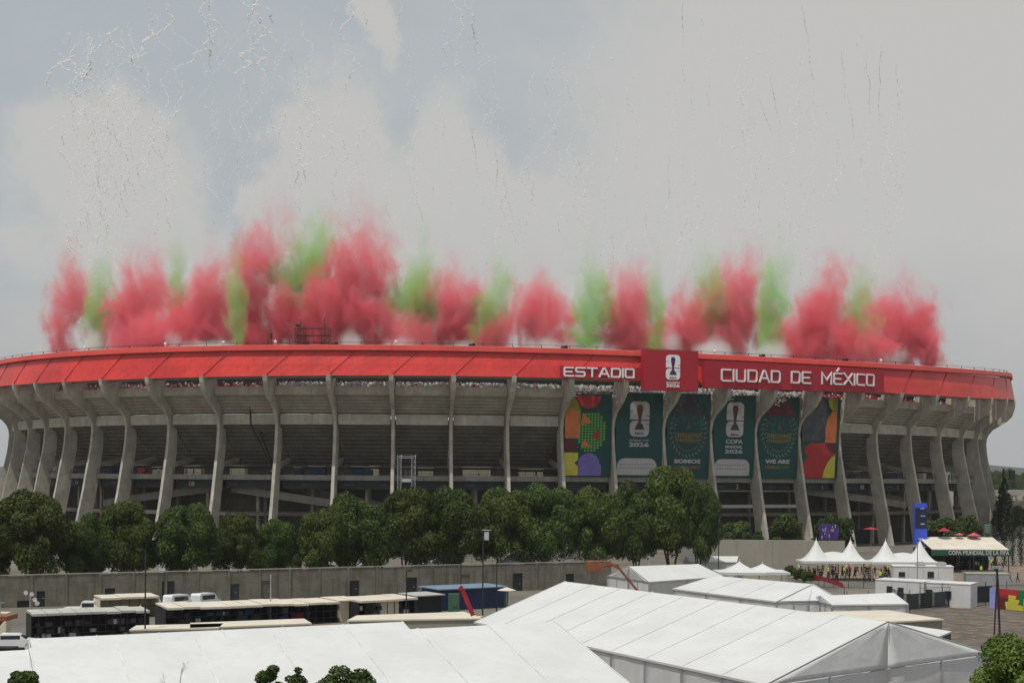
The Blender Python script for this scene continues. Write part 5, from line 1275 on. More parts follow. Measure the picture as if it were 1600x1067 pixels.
me = text_mesh('COPA MUNDIAL DE LA FIFA', 1.0, .03, .025); xs_ = [v.co.x for v in me.vertices]; wd = max(xs_)-min(xs_); xa, xb = atY(1482, 854, Y).x-A.x, atY(1577, 854, Y).x-A.x
for v in me.vertices: v.co.x = v.co.x*(xb-xa)/wd+(xa+xb)/2; v.co.y -= 0.
me.materials.clear(); me.materials.append(M['grey_print']); o = link('lettering', me, t, (0, -.44, z0-.5)); o.rotation_euler = (PI/2, 0, 0)
for i in range(nb+1):
    for y in (0, 7.4): mb = MB(); mb.box((L*i/nb, y, z0/2), (.14, .14, z0)); link('post', fixn(mb.mesh('post', 'steel')), t)
mb = MB(); mb.box((L/2-1, 7.9, z0/2), (L, .1, z0)); link('back_screen', fixn(mb.mesh('back_screen', 'dark')), t)
# tall blue banner and other prints
Y = 262.; a, b = atY(1429, 828, Y), atY(1448, 778, Y)
t = thing('banner_tower', 'tall blue printed banner tower in front of a stadium fin', 'banner', ((a.x+b.x)/2, Y, 0)); cx = (a.x+b.x)/2; w = b.x-a.x
mb = MB(); mb.box((cx, Y, (a.z+b.z)/2-.8), (w, 1.2, b.z-a.z+1.6)); part('body', mb, 'blue', t)
mb = MB(); mb.box((cx, Y-.62, b.z-2.6), (w*.96, .03, 3.6)); part('upper_print', mb, 'cloth_navy', t)
for (dx_, z, ww, hh) in ((.2, b.z-.9, .7, .18), (.3, b.z-2.2, .8, .2), (.25, b.z-3.6, .7, .25), (-.1, b.z-6.2, 1.0, .3), (.35, b.z-7.3, .5, .5)): mb = MB(); mb.box((cx+dx_, Y-.66, z), (ww, .03, hh)); part('print_mark', mb, 'peri', t)
Y = 268.; a, b = atY(1281, 836, Y), atY(1311, 812, Y)
t = thing('printed_display', 'violet printed display board with white and pink figures behind the canopies', 'display', ((a.x+b.x)/2, Y, 0))
mb = MB(); mb.box(((a.x+b.x)/2, Y, (a.z+b.z)/2), (b.x-a.x, .3, b.z-a.z)); part('board', mb, 'purple', t)
for i in range(14): mb = MB(); mb.box((R.uniform(a.x+.2, b.x-.2), Y-.17, R.uniform(a.z+.3, b.z-.3)), (.14, .04, R.uniform(.2, .7))); part('print_mark', mb, R.choice(['grey_print', 'pink', 'peri']), t)
mb = MB(); mb.box((a.x+.2, Y+.3, a.z/2), (.12, .12, a.z)); mb.box((b.x-.2, Y+.3, a.z/2), (.12, .12, a.z)); part('support', mb, 'steel', t)
def umbrella(px, py, wpx, Y, h, m, label, group=None, flat_=.25):
    p = atY(px, py, Y); r = wpx/2/F*Y; t = thing('umbrella', label, 'umbrella', (p.x, Y, 0), 0, group); mb = MB(); n = 10; hz_ = p.z
    mb.v.append((p.x, Y, hz_)); mb.v += [(p.x+r*math.cos(2*PI*k/n), Y+r*math.sin(2*PI*k/n), hz_-r*flat_*2) for k in range(n)]; mb.v.append((p.x, Y, hz_-.06))
    mb.f = [(0, 1+k, 1+(k+1) % n) for k in range(n)]+[(n+1, 1+(k+1) % n, 1+k) for k in range(n)]; mb.mi = [0]*(2*n); part('canopy', mb, m, t)
    mb = MB(); mb.tube([(p.x, Y, 0), (p.x, Y, hz_-.05)], .04, 6); part('pole', mb, 'alu', t)
umbrella(1362, 816, 26, 262, 3, 'redpaint', 'dark red umbrella between two stadium fins above the canopies', flat_=.12)
umbrella(1476, 815, 22, 262, 3, 'redpaint', 'red umbrella behind the cream entrance canopy, left of the pink ones', 'umbrellas behind the entrance canopy')
umbrella(1500, 823, 14, 262, 3, 'pink', 'pink umbrella behind the entrance canopy, smaller one', 'umbrellas behind the entrance canopy')
umbrella(1523, 822, 22, 262, 3, 'pink', 'pink umbrella behind the entrance canopy, wider one', 'umbrellas behind the entrance canopy')
umbrella(794, 917, 30, 158, 3, 'cream', 'cream umbrella above a green bin beside the blue shed', flat_=.16)
p = at(787, 948); mb = MB(); mb.tube([(p.x, p.y, 0), (p.x, p.y, 2.2)], [.75, .85], 10); mb.tube([(p.x, p.y, 2.2), (p.x, p.y, 2.35)], [.9, .5], 10); solo('water_tank', mb, 'greenp', 'dark green tank under the cream umbrella', 'tank')
p = at(712, 960); mb = MB(); mb.box((p.x, p.y-.3, 1.2), (1.3, .9, 2.4)); mb.box((p.x+.2, p.y-.78, 1.5), (.6, .06, 1.2)); solo('drinks_cooler', mb, 'greenp', 'green cooler cabinet in front of the blue shed', 'cooler')
p = at(475, 976); mb = MB(); mb.box((p.x, p.y-1.2, 1.05), (2.1, .8, .18)); mb.box((p.x, p.y-1.2, .5), (1.8, .5, 1.0)); solo('vendor_cart', mb, 'redpaint', 'red cart in front of the long cream-roofed shed', 'cart')
p = at(1543, 846); q = atY(1544, 808, p.y); t = thing('notice_board', 'green notice board with white lines beside the cypresses', 'sign', (q.x, p.y, 0))
mb = MB(); mb.box((q.x, p.y, q.z-1.2), (1.8, .12, 2.4)); part('board', mb, 'greenp', t)
for k in range(4): mb = MB(); mb.box((q.x-.1, p.y-.08, q.z-.4-.5*k), (1.2, .03, .12)); part('print_line', mb, 'grey_print', t)
mb = MB(); mb.box((q.x-.8, p.y+.1, q.z/2-1), (.1, .1, q.z-2)); mb.box((q.x+.8, p.y+.1, q.z/2-1), (.1, .1, q.z-2)); part('support', mb, 'alu', t)
# ------------------------------------------------------------ cabins, fences and the painted hoarding
CG = 'white site cabins beside the parking area'
beige_hut('white cabin with a rooftop unit, farthest back of the cabins', (1398, 905), (1492, 905), 2.7, 2.6, 'vinyl', 'vinylwall', CG, [(.14, 1.2, .9, .7, 'w'), (.62, 1.1, .9, .9, 'w')], 'cabin', 'cabin', .05)
beige_hut('white cabin with two dark windows, front left of the cabins', (1370, 932), (1446, 936), 2.8, 2.6, 'vinyl', 'vinylwall', CG, [(.30, 1.2, .75, .9, 'w'), (.53, .1, .75, 1.9, 'd')], 'cabin', 'cabin', .05)
beige_hut('white cabin with dark door and ribbed end, front right of the cabins', (1450, 938), (1519, 941), 2.9, 2.6, 'vinyl', 'vinylwall', CG, [(.06, .1, .85, 2.0, 'd'), (.50, 1.1, .75, .9, 'w')], 'cabin', 'cabin', .05)
beige_hut('pale grey low cabin right of the ribbed cabin', (1512, 905), (1580, 905), 1.7, 2.2, 'walllight', 'alu', None, [], 'cabin', 'cabin', .05)
for px, py, nm, lb in ((1440, 886, 'rooftop_unit', 'pale rooftop unit on the farthest white cabin, left one'), (1472, 888, 'rooftop_unit', 'pale rooftop unit on the farthest white cabin, right one')):
    p = at(px, 905); q = atY(px, py, p.y+1); mb = MB(); mb.box((q.x, q.y, 3.15), (1.4, .9, .45)); mb.box((q.x, q.y, 3.42), (.8, .6, .1)); solo(nm, mb, 'grey_print', lb, 'air unit', 'units on the farthest cabin')
def fence(pts, h, nper, m, label, name='mesh_fence', fill=None, rails=(.15, .95), extra=0.):
    o = thing(name, label, 'fence', pts[0], 0); pm = MB(); pm.box((0, 0, (h+extra)/2), (.07, .07, h+extra)); pme = fixn(pm.mesh('post', m))
    for a, b in zip(pts[:-1], pts[1:]):
        L = (b-a).length; n = max(1, round(L/nper)); rz = math.atan2((b-a).y, (b-a).x)
        for i in range(n+1): p = a.lerp(b, i/n)-pts[0]; link('post', pme, o, p)
        for f in rails: mb = MB(); mb.beam(a+Vector((0, 0, h*f)), b+Vector((0, 0, h*f)), .05); part('rail', mb, m, o)
        if fill:
            for i in range(n): p, q = a.lerp(b, (i+.06)/n), a.lerp(b, (i+.94)/n); c = (p+q)/2; mb = MB(); mb.box((c.x, c.y, h*.5), ((q-p).length, .03, h*.88), rz); part('fence_panel', mb, fill if isinstance(fill, str) else fill[i % len(fill)], o)
        mb = MB(); n2 = int(L/.28)
        for i in range(n2): p = a.lerp(b, (i+.5)/n2); mb.box((p.x, p.y, h*.5), (.018, .018, h*.9))
        part('wire_mesh', mb, m, o, stuff=True)
    return o
fence([at(1418, 946), at(1502, 938)], 2.1, 2.6, 'steel', 'dark sheeted fence panels in front of the white cabins', fill=['signband', 'dark', 'signband', 'cloth_navy'])
fence([at(1395, 934), at(1420, 946)], 2.0, 2.4, 'steel', 'short dark fence return beside the small white tent')
fence([at(1440, 942), at(1640, 932)], 2.6, 3.2, 'steel', 'tall thin-railed fence along the parking area', rails=(.05, .5, .98), extra=.5)
fence([at(1522, 934), at(1552, 932)], 2.3, 2.4, 'steel', 'dark sheeted fence panels left of the painted hoarding', fill=['dark', 'signband'])
fence([at(1190, 960), at(1424, 950)], 2.4, 2.8, 'steel', 'wire fence with posts behind the largest marquee', rails=(.5, .98), extra=.4)
fence([at(1330, 1085), at(1490, 1072), at(1640, 1058)], 2.6, 2.4, 'steel', 'wire fence with two strands at the bottom right edge', rails=(.45, .98), extra=.2)
fence([at(1235, 912), at(1375, 912)], 1.1, 2.0, 'steel', 'low dark crowd barriers in front of the queue', rails=(.1, .98))
fence([at(1505, 893), at(1640, 895)], 1.2, 2.2, 'alu', 'low grey barriers in front of the entrance canopy', rails=(.1, .98))
p = at(1549, 940); q = at(1640, 948); t = thing('painted_hoarding', 'brightly painted hoarding of violet, red, yellow and green shapes at the right', 'hoarding', p)
L = (q-p).length; rz = math.atan2((q-p).y, (q-p).x); hh = atY(1560, 908, p.y).z; u = (q-p).normalized(); n_ = Vector((u.y, -u.x, 0))
for i in range(8): c = p.lerp(q, (i+.5)/8); mb = MB(); mb.box((c.x, c.y, hh/2), (L/8-.03, .1, hh), rz); part('hoarding_panel', mb, ['peri', 'p_red', 'p_red', 'p_red', 'p_green', 'p_red', 'blue', 'p_red'][i], t)
def hs(pts, m, d=.06):
    mb = MB(); mb.slab([p+u*(a*L)+n_*d+Vector((0, 0, b*hh)) for a, b in pts], n_*.02); part('painted_shape', mb, m, t)
hs([(.14, .02), (.34, .02), (.34, .55), (.14, .62)], 'p_maroon', .062); hs([(.14, .66), (.50, .70), (.52, .95), (.14, .97)], 'p_red', .064)
hs([(.30, .02), (.60, .02), (.58, .28), (.50, .30), (.54, .52), (.46, .54), (.48, .72), (.34, .72), (.34, .42), (.28, .38)], 'p_yellow', .09); hs([(.50, .30), (.62, .34), (.62, .70), (.50, .72), (.55, .52)], 'p_green', .115); hs([(.60, .05), (.8, .05), (.72, .5), (.6, .6)], 'p_lime', .13)
# red stairs and plants left of the canopies
t = thing('red_ramp', 'red canopy strip sloping down at the left foot of the crowd area', 'awning', at(1268, 905)); a, b = atY(1262, 893, 232.), atY(1322, 912, 205.)
mb = MB(); mb.slab([a, a+Vector((0, 1.5, .6)), b+Vector((0, 1.5, .6)), b], (0, 0, .06)); part('sheet', mb, 'redpaint', t)
mb = MB(); 
for k in (0, .5, 1): q = a.lerp(b, k); mb.box((q.x, q.y+.2, q.z/2), (.08, .08, q.z))
part('post', mb, 'steel', t)
for px, py, w, l in ((1238, 898, 12, 'leafy plant left of the canopies, leftmost'), (1250, 903, 14, 'leafy plant left of the canopies, second'), (1264, 906, 12, 'leafy plant beside the red sloping awning')):
    bush(px, py-22, w, py, l, 'plants beside the crowd area', var=int(px) % 2)
# white tents glimpsed behind the tree row
for i, (px, top, w, l) in enumerate(((160, 893, 80, 'white tent glimpsed between trunks above the left end of the wall'), (280, 888, 50, 'white tent glimpsed behind trunks above the vans'), (385, 880, 60, 'white peaked tent glimpsed behind trunks left of the pale pole'), (520, 872, 40, 'white peaked tent glimpsed behind trunks above the long shed'), (560, 868, 36, 'tall white tent glimpsed between two trunks in the middle'), (690, 868, 70, 'white tent glimpsed behind the wire on the wall'), (800, 864, 70, 'white tent glimpsed behind trunks right of the tall post'), (860, 860, 50, 'white tent glimpsed behind the right trees'))):
    Y = 219.; c = atY(px, top, Y); peaked(l, c.x, w/F*Y, Y, 3.0, max(4.4, min(6.5, c.z)), 1, 0, 'white tents behind the tree row', True)
# ------------------------------------------------------------ people
def person_mesh(seed, stride=.25, arm=.1):
    rr = random.Random(seed); me = bpy.data.meshes.new('body')
    J = [(0, 0, .95), (0, 0, 1.2), (0, .01, 1.42), (0, .01, 1.53), (0, 0, 1.66), (-.11, 0, .88), (-.12, stride*.5, .5), (-.12, stride*.6+.03, .08), (-.12, stride*.6-.1, .04), (.11, 0, .88), (.12, -stride*.4, .5), (.12, -stride*.9, .09), (.12, -stride*.9-.13, .04), (-.2, 0, 1.40), (-.25, arm*.4, 1.14), (-.24, arm*-1.2, .92), (.2, 0, 1.40), (.25, -arm*.3, 1.14), (.24, -arm*1.4, .93), (0, 0, 1.75)]
    E = [(0, 1), (1, 2), (2, 3), (3, 4), (4, 19), (0, 5), (5, 6), (6, 7), (7, 8), (0, 9), (9, 10), (10, 11), (11, 12), (2, 13), (13, 14), (14, 15), (2, 16), (16, 17), (17, 18)]
    rad = [.135, .13, .13, .055, .10, .10, .072, .05, .045, .10, .072, .05, .045, .062, .045, .034, .062, .045, .034, .06]
    me.from_pydata(J, E, []); o = bpy.data.objects.new('body', me); COL.objects.link(o)
    md = o.modifiers.new('skin', 'SKIN'); sub = o.modifiers.new('sub', 'SUBSURF'); sub.levels = 1; sub.render_levels = 1
    lay = me.skin_vertices[0] if me.skin_vertices else None
    if lay is None:
        import bmesh
        b = bmesh.new(); b.from_mesh(me); b.verts.layers.skin.verify(); b.to_mesh(me); b.free(); lay = me.skin_vertices[0]
    for i, r_ in enumerate(rad): lay.data[i].radius = (r_, r_*.8)
    lay.data[0].use_root = True
    dg = bpy.context.evaluated_depsgraph_get(); dg.update(); out_ = bpy.data.meshes.new_from_object(o.evaluated_get(dg), depsgraph=dg); bpy.data.objects.remove(o)
    for m_ in ('skin', 'hair', 'cloth_dark', 'cloth_navy'): out_.materials.append(M[m_])
    for p_ in out_.polygons:
        c = p_.center; p_.material_index = 1 if (c.z > 1.68 or (c.z > 1.58 and c.y > .03)) else (0 if c.z > 1.47 else (0 if (abs(c.x) > .19 and c.z < 1.16) else (2 if c.z > .93 else 3))); p_.use_smooth = True
    out_.name = 'person_body'; return out_
PM = [person_mesh(1, .35, .15), person_mesh(2, .0, .03), person_mesh(3, .15, .08)]
def person(px, py, hd, top, leg, label, group=None, z=0., k=1., pm=None, pos=None):
    p = at(px, py, z) if pos is None else pos; me = PM[R.randrange(3) if pm is None else pm]; o = link('person', me, None, p, hd, k*R.uniform(.95, 1.05)); tag(o, label, 'person', group)
    o.material_slots[2].link = 'OBJECT'; o.material_slots[2].material = M[top]; o.material_slots[3].link = 'OBJECT'; o.material_slots[3].material = M[leg]
    return o
cw = {'cloth_dark': 'dark', 'cloth_navy': 'navy', 'cloth_green': 'olive', 'cloth_red': 'red', 'cloth_white': 'white', 'hivis': 'yellow-green', 'cloth_blue': 'blue'}
for i in range(92):
    px = R.uniform(1240, 1440); py = R.uniform(889, 903); m = R.choice(['cloth_dark']*6+['cloth_navy', 'cloth_green', 'cloth_green', 'cloth_green', 'hivis', 'cloth_white', 'cloth_red'])
    side = 'left' if px < 1355 else 'right'
    person(px, py, R.uniform(0, 6.28), m, R.choice(['cloth_dark', 'cloth_navy']), 'person in %s clothes standing in the crowd under the %s twin-peaked canopy' % (cw[m], side), 'crowd of people in %s under the %s canopy' % (cw[m], side))
for i in range(30):
    px = R.uniform(1462, 1570); py = R.uniform(876, 885); m = R.choice(['hivis', 'hivis', 'cloth_white', 'cloth_dark', 'cloth_dark', 'cloth_navy'])
    person(px, py, R.uniform(0, 6.28), m, 'cloth_dark', 'person in a %s top waiting under the lettered entrance canopy' % cw[m], 'people in %s under the entrance canopy' % cw[m])
person(1535, 889, .3, 'hivis', 'cloth_navy', 'person in a yellow-green vest standing alone before the entrance canopy', pm=2)
person(1580, 899, 1.4, 'cloth_dark', 'cloth_dark', 'person in dark clothes walking at the right edge, left one of a pair', pm=0)
person(1592, 899, 1.5, 'cloth_navy', 'cloth_dark', 'person in dark clothes walking at the right edge, right one of a pair', pm=0)
person(222, 974, 2.0, 'cloth_white', 'cloth_dark', 'person in a white top at the right end of the grey-roofed shed', pm=1) 
for i in range(44):
    s = R.uniform(SP[2], SP[24]); x, y, tx, ty = P2(s, R.uniform(-3.6, -1.8)); px_ = proj(x, y, 16)[0]
    if 880 < px_ < 1312: continue
    m = R.choice(['cloth_dark', 'cloth_white', 'cloth_navy', 'cloth_red', 'cloth_blue']); sd = 'left' if px_ < 600 else ('middle' if px_ < 880 else 'right')
    person(0, 0, R.uniform(0, 6.28), m, 'cloth_dark', 'person in a %s top on the stadium concourse in the %s bays' % (cw[m], sd), 'people in %s on the %s concourse' % (cw[m], sd), pos=Vector((x, y, 15.76)))
# ------------------------------------------------------------ coloured smoke
def smoke_mat(name, col, dens, fr=.20, aniso=-.2):
    m = bpy.data.materials.new(name); m.use_nodes = True; nt = m.node_tree; nt.nodes.clear(); k = NG(nt)
    tcn = k.new('ShaderNodeTexCoord'); P = tcn.outputs['Object']; W_ = k.new('ShaderNodeNewGeometry').outputs['Position']
    sp = k.new('ShaderNodeSeparateXYZ'); k.put(sp.inputs[0], P)
    W2 = k.v('MULTIPLY', W_, (1., 1., .62))
    n0 = k.noise(W_, fr*.45, 3, .55, col=True); n1 = k.noise(W2, fr, 7, .68, .9)
    q = k.v('ADD', P, k.v('MULTIPLY', k.v('SUBTRACT', n0, (.5, .5, .5)), (1.5, 1.0, .3)))
    sq = k.new('ShaderNodeSeparateXYZ'); k.put(sq.inputs[0], q)
    r = k.m('SQRT', k.m('ADD', k.m('MULTIPLY', sq.outputs[0], sq.outputs[0]), k.m('MULTIPLY', sq.outputs[1], sq.outputs[1])))
    z = sq.outputs[2]
    # a column: narrow foot, full body, pointed head
    prof = k.m('ADD', .50, k.m('SUBTRACT', k.m('MULTIPLY', k.ss(z, -1.0, -.2), .30), k.m('MULTIPLY', k.ss(z, -.1, 1.1), .62)))
    d = k.m('ADD', k.m('SUBTRACT', prof, r), k.m('MULTIPLY', k.m('SUBTRACT', n1, .5), 2.4))
    d = k.m('POWER', k.ss(d, .0, .70), 1.3)
    fade = k.m('ADD', .085, k.m('POWER', k.m('SUBTRACT', 1.0, k.ss(sp.outputs[2], -.8, .95)), 1.5))
    box = k.m('MULTIPLY', k.ss(k.m('SQRT', k.m('ADD', k.m('MULTIPLY', sp.outputs[0], sp.outputs[0]), k.m('MULTIPLY', sp.outputs[1], sp.outputs[1]))), .98, .78), k.m('MULTIPLY', k.ss(sp.outputs[2], .99, .75), k.ss(sp.outputs[2], -.99, -.85)))
    dd = k.m('MULTIPLY', k.m('MULTIPLY', d, fade), k.m('MULTIPLY', box, dens))
    v = k.new('ShaderNodeVolumePrincipled'); v.inputs['Color'].default_value = (*col, 1); v.inputs['Anisotropy'].default_value = aniso; k.put(v.inputs['Density'], dd)
    o_ = k.new('ShaderNodeOutputMaterial'); k.l.new(v.outputs[0], o_.inputs['Volume']); return m
M['sm_red'] = smoke_mat('red_smoke', (.99, .25, .30), .62); M['sm_green'] = smoke_mat('green_smoke', (.48, .78, .27), .58); M['sm_white'] = smoke_mat('white_smoke', (.94, .92, .90), .45, .13)
import bmesh
ico = {}
for key in ('sm_red', 'sm_green', 'sm_white'):
    mb = MB(); nn_ = 16
    rings = [(-1, .55), (-.93, .9), (-.6, 1), (0, 1), (.6, 1), (.9, .8), (1, .4)]
    for z_, r_ in rings:
        for q_ in range(nn_): mb.v.append((r_*math.cos(2*PI*q_/nn_), r_*math.sin(2*PI*q_/nn_), z_))
    for j in range(len(rings)-1):
        for q_ in range(nn_): mb.f.append((j*nn_+q_, j*nn_+(q_+1) % nn_, (j+1)*nn_+(q_+1) % nn_, (j+1)*nn_+q_))
    mb.f.append(tuple(reversed(range(nn_)))); mb.f.append(tuple((len(rings)-1)*nn_+q_ for q_ in range(nn_))); mb.mi = [0]*len(mb.f)
    ico[key] = fixn(mb.mesh('smoke_plume', M[key]))
def plume(px, top, wpx, bot, key, lean, dep, label, group):
    s = s_at(min(max(px, 70), 1480), 44, 0); x, y, tx, ty = P2(s, -16-dep); 
    a, b = atY(px, top, y), atY(px, bot, y); h = a.z-b.z; w = wpx/F*y
    o = link('smoke_plume', ico[key], None, (a.x, y, (a.z+b.z)/2)); o.scale = (w*.66, w*.55, h*.54); o.rotation_euler = (R.uniform(-.05, .05), math.radians(lean), 0)
    tag(o, label, 'smoke', group); o['kind'] = 'thing'; return o
RED = [(108, 395, 62, 570, 4), (160, 470, 40, 570, 5), (214, 385, 92, 565, 8), (318, 392, 84, 560, 2), (404, 318, 86, 556, 10), (440, 430, 60, 556, 0), (555, 318, 112, 556, -4), (500, 420, 80, 556, 0), (600, 470, 60, 556, -12), (703, 420, 96, 556, 6), (835, 428, 92, 556, 0), (782, 490, 40, 556, 30), (982, 402, 74, 556, 4), (1082, 450, 84, 560, -10), (1152, 378, 88, 562, 0), (1262, 440, 50, 566, 5), (1292, 398, 92, 566, 8), (1400, 440, 112, 568, 0), (1240, 490, 60, 564, 0), (1440, 480, 56, 570, 0), (250, 500, 130, 572, 0), (370, 505, 110, 566, 0), (480, 505, 110, 560, 0), (740, 515, 100, 560, 0), (1000, 510, 80, 560, 0), (1330, 500, 100, 570, 0), (742, 445, 50, 560, 8), (872, 470, 60, 556, -8), (950, 500, 50, 556, 10), (1205, 470, 50, 564, -10), (1040, 500, 60, 558, 10), (640, 500, 60, 556, 0)]
GRN = [(152, 400, 44, 560, 6), (272, 375, 34, 540, 0), (366, 380, 34, 540, 0), (478, 340, 84, 500, 14), (650, 385, 76, 550, 4), (772, 400, 54, 550, 10), (918, 385, 58, 556, 0), (1022, 395, 38, 555, 0), (1098, 395, 56, 540, -4), (1206, 378, 54, 545, 6), (1348, 420, 54, 550, 4)]
WHT = [(66, 540, 40, 575), (135, 505, 50, 565), (262, 498, 34, 560), (545, 500, 60, 560), (850, 508, 70, 562), (1046, 492, 40, 556), (1205, 515, 60, 566), (1395, 515, 60, 572), (700, 520, 70, 560), (330, 528, 90, 566), (620, 515, 70, 560), (940, 522, 60, 560), (1120, 515, 80, 562)]
oz = lambda i, n: 'leftmost' if i == 0 else ('rightmost' if i == n-1 else (ordn+['eighteenth', 'nineteenth', 'twentieth', 'twenty-first', 'twenty-second', 'twenty-third', 'twenty-fourth', 'twenty-fifth', 'twenty-sixth', 'twenty-seventh', 'twenty-eighth', 'twenty-ninth', 'thirtieth', 'thirty-first', 'thirty-second', 'thirty-third'])[i])
for key, L_, c in (('sm_red', RED, 'red'), ('sm_green', GRN, 'green')):
    L2 = sorted(L_)
    for i, (px, top, w, bot, lean) in enumerate(L2):
        plume(px, top-46, w*1.34, bot+8, key, lean, R.uniform(0, 22), '%s %s smoke plume %srising over the stadium rim' % (oz(i, len(L2)), c, '' if i in (0, len(L2)-1) else 'from the left '), '%s smoke plumes over the stadium' % c)
for i, (px, top, w, bot) in enumerate(WHT):
    plume(px, top, w, bot, 'sm_white', 0, -8, '%s low white smoke puff %son the stadium rim' % (oz(i, len(WHT)), '' if i in (0, len(WHT)-1) else 'from the left '), 'low white smoke puffs on the stadium rim')
# ------------------------------------------------------------ falling trails of the daytime fireworks
def trailmat(name, col, t=.5):
    m = bpy.data.materials.new(name); m.use_nodes = True; nt = m.node_tree; nt.nodes.clear(); o_ = nt.nodes.new('ShaderNodeOutputMaterial')
    b = nt.nodes.new('ShaderNodeBsdfDiffuse'); b.inputs[0].default_value = (*col, 1)
    tr = nt.nodes.new('ShaderNodeBsdfTranslucent'); tr.inputs[0].default_value = (*col, 1); ms = nt.nodes.new('ShaderNodeMixShader'); ms.inputs[0].default_value = t
    nt.links.new(b.outputs[0], ms.inputs[1]); nt.links.new(tr.outputs[0], ms.inputs[2]); nt.links.new(ms.outputs[0], o_.inputs[0]); return m
M['trail'] = trailmat('white_trail_smoke', (.97, .965, .95)); M['trail_shaded'] = trailmat('shaded_trail_smoke', (.13, .13, .13))  # second, dark copy: the smoke's shaded side put into its colour
OCT = [(.6, 0, 0), (-.6, 0, 0), (0, .6, 0), (0, -.6, 0), (0, 0, 1.15), (0, 0, -.1)]; OF = [(0, 2, 4), (2, 1, 4), (1, 3, 4), (3, 0, 4), (2, 0, 5), (1, 2, 5), (3, 1, 5), (0, 3, 5)]
def trail(px, y0, y1, wob, size, dens, m, label, group, drift=0., curl=1.):
    zone = next(z_ for lim, z_ in ((290, 'left end of the stadium'), (420, 'drain pipe bays left of the roof scaffold'), (560, 'roof scaffold'), (700, 'scaffold tower'), (860, 'bays left of the banners'), (1000, 'ESTADIO lettering'), (1095, 'crimson emblem panel'), (1240, 'CIUDAD letters'), (1385, 'DE MÉXICO letters'), (9999, 'right end of the stadium')) if px < lim)
    band = 'high' if y0 < 110 else ('midway up' if y0 < 240 else 'low')
    if 'cluster' not in label or True: label = label.split(' smoke ')[0]+' smoke '+('streak' if 'streak' in label else 'trail')+' '+band+' above the '+zone; group = label
    Y = R.uniform(365, 425); a, b = atY(px, y0, Y), atY(px+drift, y1, Y); L = a.z-b.z; n = int(L*dens*1.7); mb = MB(); ph = [R.uniform(0, 6.3) for _ in range(4)]; x = 0; vx = 0
    for i in range(n):
        t = i/max(1, n-1); z = a.z-L*t; vx = vx*.9+R.gauss(0, .12)*wob; x = x*.985+vx*.5
        cx = a.x+(b.x-a.x)*t+x+curl*wob*.5*math.sin(z*.33+ph[0])+curl*wob*.25*math.sin(z*1.1+ph[1]); cy = Y+wob*math.sin(z*.3+ph[2])
        if math.sin(z*.21+ph[3])+R.uniform(-1, 1) < -.75: continue
        s = size*.74*R.uniform(.45, 1.35)*(.75+.4*math.sin(PI*t))
        for q in range(2):                          # wispy flakes lying at a slant
            h_ = R.uniform(0, 6.28); tl = R.uniform(.35, .7); e1 = Vector((math.cos(h_), math.sin(h_), 0)); e2 = Vector((-math.sin(h_)*math.cos(tl), math.cos(h_)*math.cos(tl), math.sin(tl)))
            c_ = Vector((cx+R.uniform(-.5, .5)*s, cy, z+R.uniform(-.6, .6)*s)); a1, a2 = s*R.uniform(.5, 1.1), s*R.uniform(.6, 1.5); o = len(mb.v)
            mb.v += [tuple(c_-e1*a1), tuple(c_-e2*a2*.8), tuple(c_+e1*a1), tuple(c_+e2*a2)]; mb.f.append((o, o+1, o+2, o+3))
    if not mb.f: return
    mb.mi = [0]*len(mb.f); me = mb.mesh('smoke_trail', m); o = link('smoke_trail', me); tag(o, label, 'smoke trail', group); return o
for i in range(46): 
    px = R.gauss(172, 45); px = min(max(px, 98), 290); y0 = R.uniform(20, 230); trail(px, y0, y0+R.uniform(120, 330), R.uniform(.6, 1.6), .22, 3.2, M['trail'], 'squiggly white smoke trail in the dense cluster at the upper left', 'white trails of the upper left cluster', R.uniform(-20, 12))
for px, y0, y1, dr in ((232, -20, 120, -35), (318, -20, 60, 6), (352, -20, 70, 40), (400, -30, 60, -5), (330, 50, 118, -38), (392, 60, 130, -10), (95, 60, 160, 20), (128, 60, 170, -24), (175, 50, 90, -20)):
    for _ in range(2): trail(px+R.uniform(-3, 3), y0, y1, 1.1, .34, 5, M['trail'], 'bright looping white smoke trail near the top left edge', 'bright looping trails near the top left', dr)
for i in range(60):
    px = R.uniform(300, 740); y0 = R.uniform(-10, 260); trail(px, y0, y0+R.uniform(90, 280), R.uniform(.5, 1.5), .20, 2.6, M['trail'], 'thin white smoke trail falling over the left half of the stadium', 'thin white trails over the left half', R.uniform(-25, 15))
for px, y0, y1, dr in ((705, -10, 110, -14), (718, 0, 100, -12), (545, 0, 90, -10), (560, 20, 150, -40), (448, 80, 300, 6), (438, 180, 290, 34), (490, 200, 300, -20)):
    trail(px, y0, y1, .9, .30, 4.5, M['trail'], 'bright zigzag white smoke trail above the middle of the stadium', 'bright zigzag trails above the middle', dr)
for i in range(100):
    px = R.uniform(740, 1420); y0 = R.uniform(30, 330); trail(px, y0, y0+R.uniform(80, 260), R.uniform(.4, 1.1), .20, 2.6, M['trail'], 'faint white smoke trail falling over the right half of the stadium', 'faint white trails over the right half', R.uniform(-25, 10))
for px, y0, y1, dr in ((862, 155, 245, -30), (835, 240, 370, -12), (1062, 300, 410, -20), (1290, 390, 430, -18), (1398, 415, 445, -14), (942, 290, 420, -8), (1240, 330, 400, -10), (1085, -10, 60, 4)):
    trail(px, y0, y1, .6, .22, 4, M['trail'], 'brighter short white smoke trail over the right half', 'brighter short trails over the right half', dr)
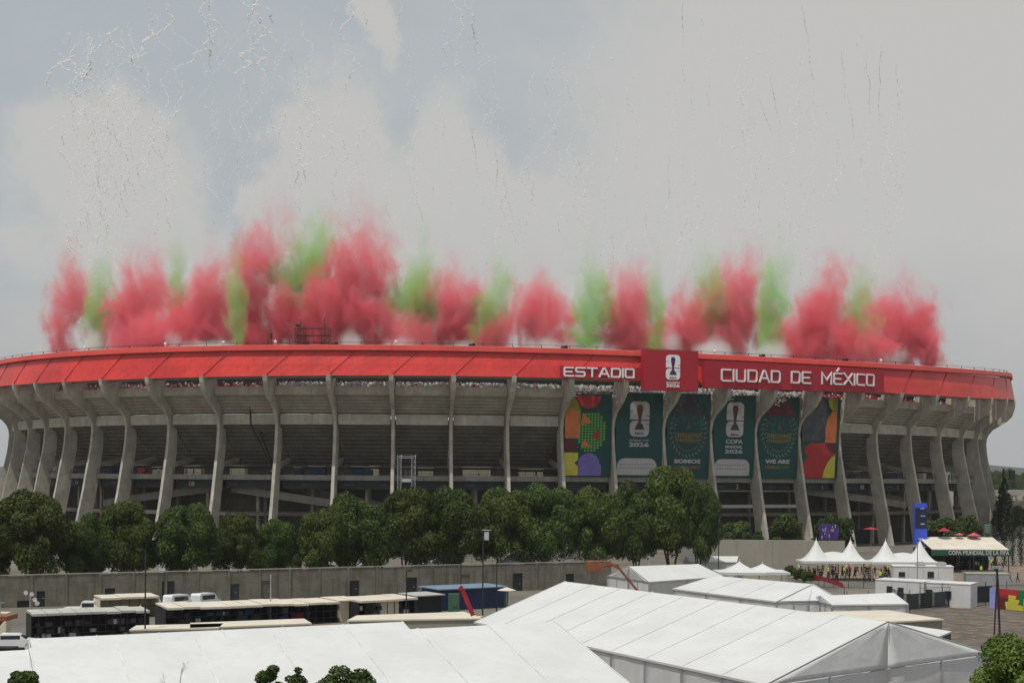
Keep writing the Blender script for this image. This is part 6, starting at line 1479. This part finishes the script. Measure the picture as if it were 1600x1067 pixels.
for px, y0, y1, dr in ((1242, -10, 60, 12), (1253, 60, 120, 8), (1306, 75, 150, 6), (1315, 130, 210, 14), (1345, 70, 170, 2), (1368, 65, 190, 2), (1392, 95, 175, 0), (1057, 0, 70, 6), (1195, 115, 200, 24), (1175, 140, 200, 20), (1040, 240, 310, 2), (1310, 90, 120, 3), (730, 200, 260, 6), (768, 240, 300, 4)):
    trail(px, y0, y1, .18, .13, 3.4, M['trail_shaded'], 'thin dark vertical smoke streak high above the right half', 'thin dark streaks above the right half', dr, .4)
mb = MB()
for px, py in ((1158, 86), (1177, 80), (946, 90), (1286, 171), (1137, 228)):
    p = atY(px, py, 380); mb = MB()
    for k_ in range(5): q = Vector((R.uniform(-.5, .5), 0, R.uniform(-.4, .6))); mb.v += [tuple(p+q+Vector(c)*.3) for c in OCT]; o = len(mb.v)-6; mb.f += [tuple(o+a_ for a_ in f) for f in OF]
    mb.mi = [0]*len(mb.f); solo('spark_puff', mb, 'white', {1158: 'tiny bright white burst high at right, left of a close pair', 1177: 'tiny bright white burst high at right, right of a close pair', 946: 'tiny bright white burst right of the top centre', 1286: 'lone tiny white burst right of the pair', 1137: 'lowest tiny white burst below the pair'}[px], 'firework burst')
# ------------------------------------------------------------ the hazy air
mb = MB(); x0, x1, y0, y1, z0, z1 = -3900, 3900, -130, 5300, -1.2, 210
mb.hexa([(x0, y0, z0), (x1, y0, z0), (x1, y1, z0), (x0, y1, z0), (x0, y0, z1), (x1, y0, z1), (x1, y1, z1), (x0, y1, z1)])
m = bpy.data.materials.new('haze_air'); m.use_nodes = True; m.node_tree.nodes.clear(); k = NG(m.node_tree)
v = k.new('ShaderNodeVolumePrincipled'); v.inputs['Color'].default_value = (.93, .95, .98, 1); v.inputs['Density'].default_value = HAZE; v.inputs['Anisotropy'].default_value = .2
o_ = k.new('ShaderNodeOutputMaterial'); k.l.new(v.outputs[0], o_.inputs['Volume'])
o = link('haze', fixn(mb.mesh('haze', m))); o['kind'] = 'stuff'
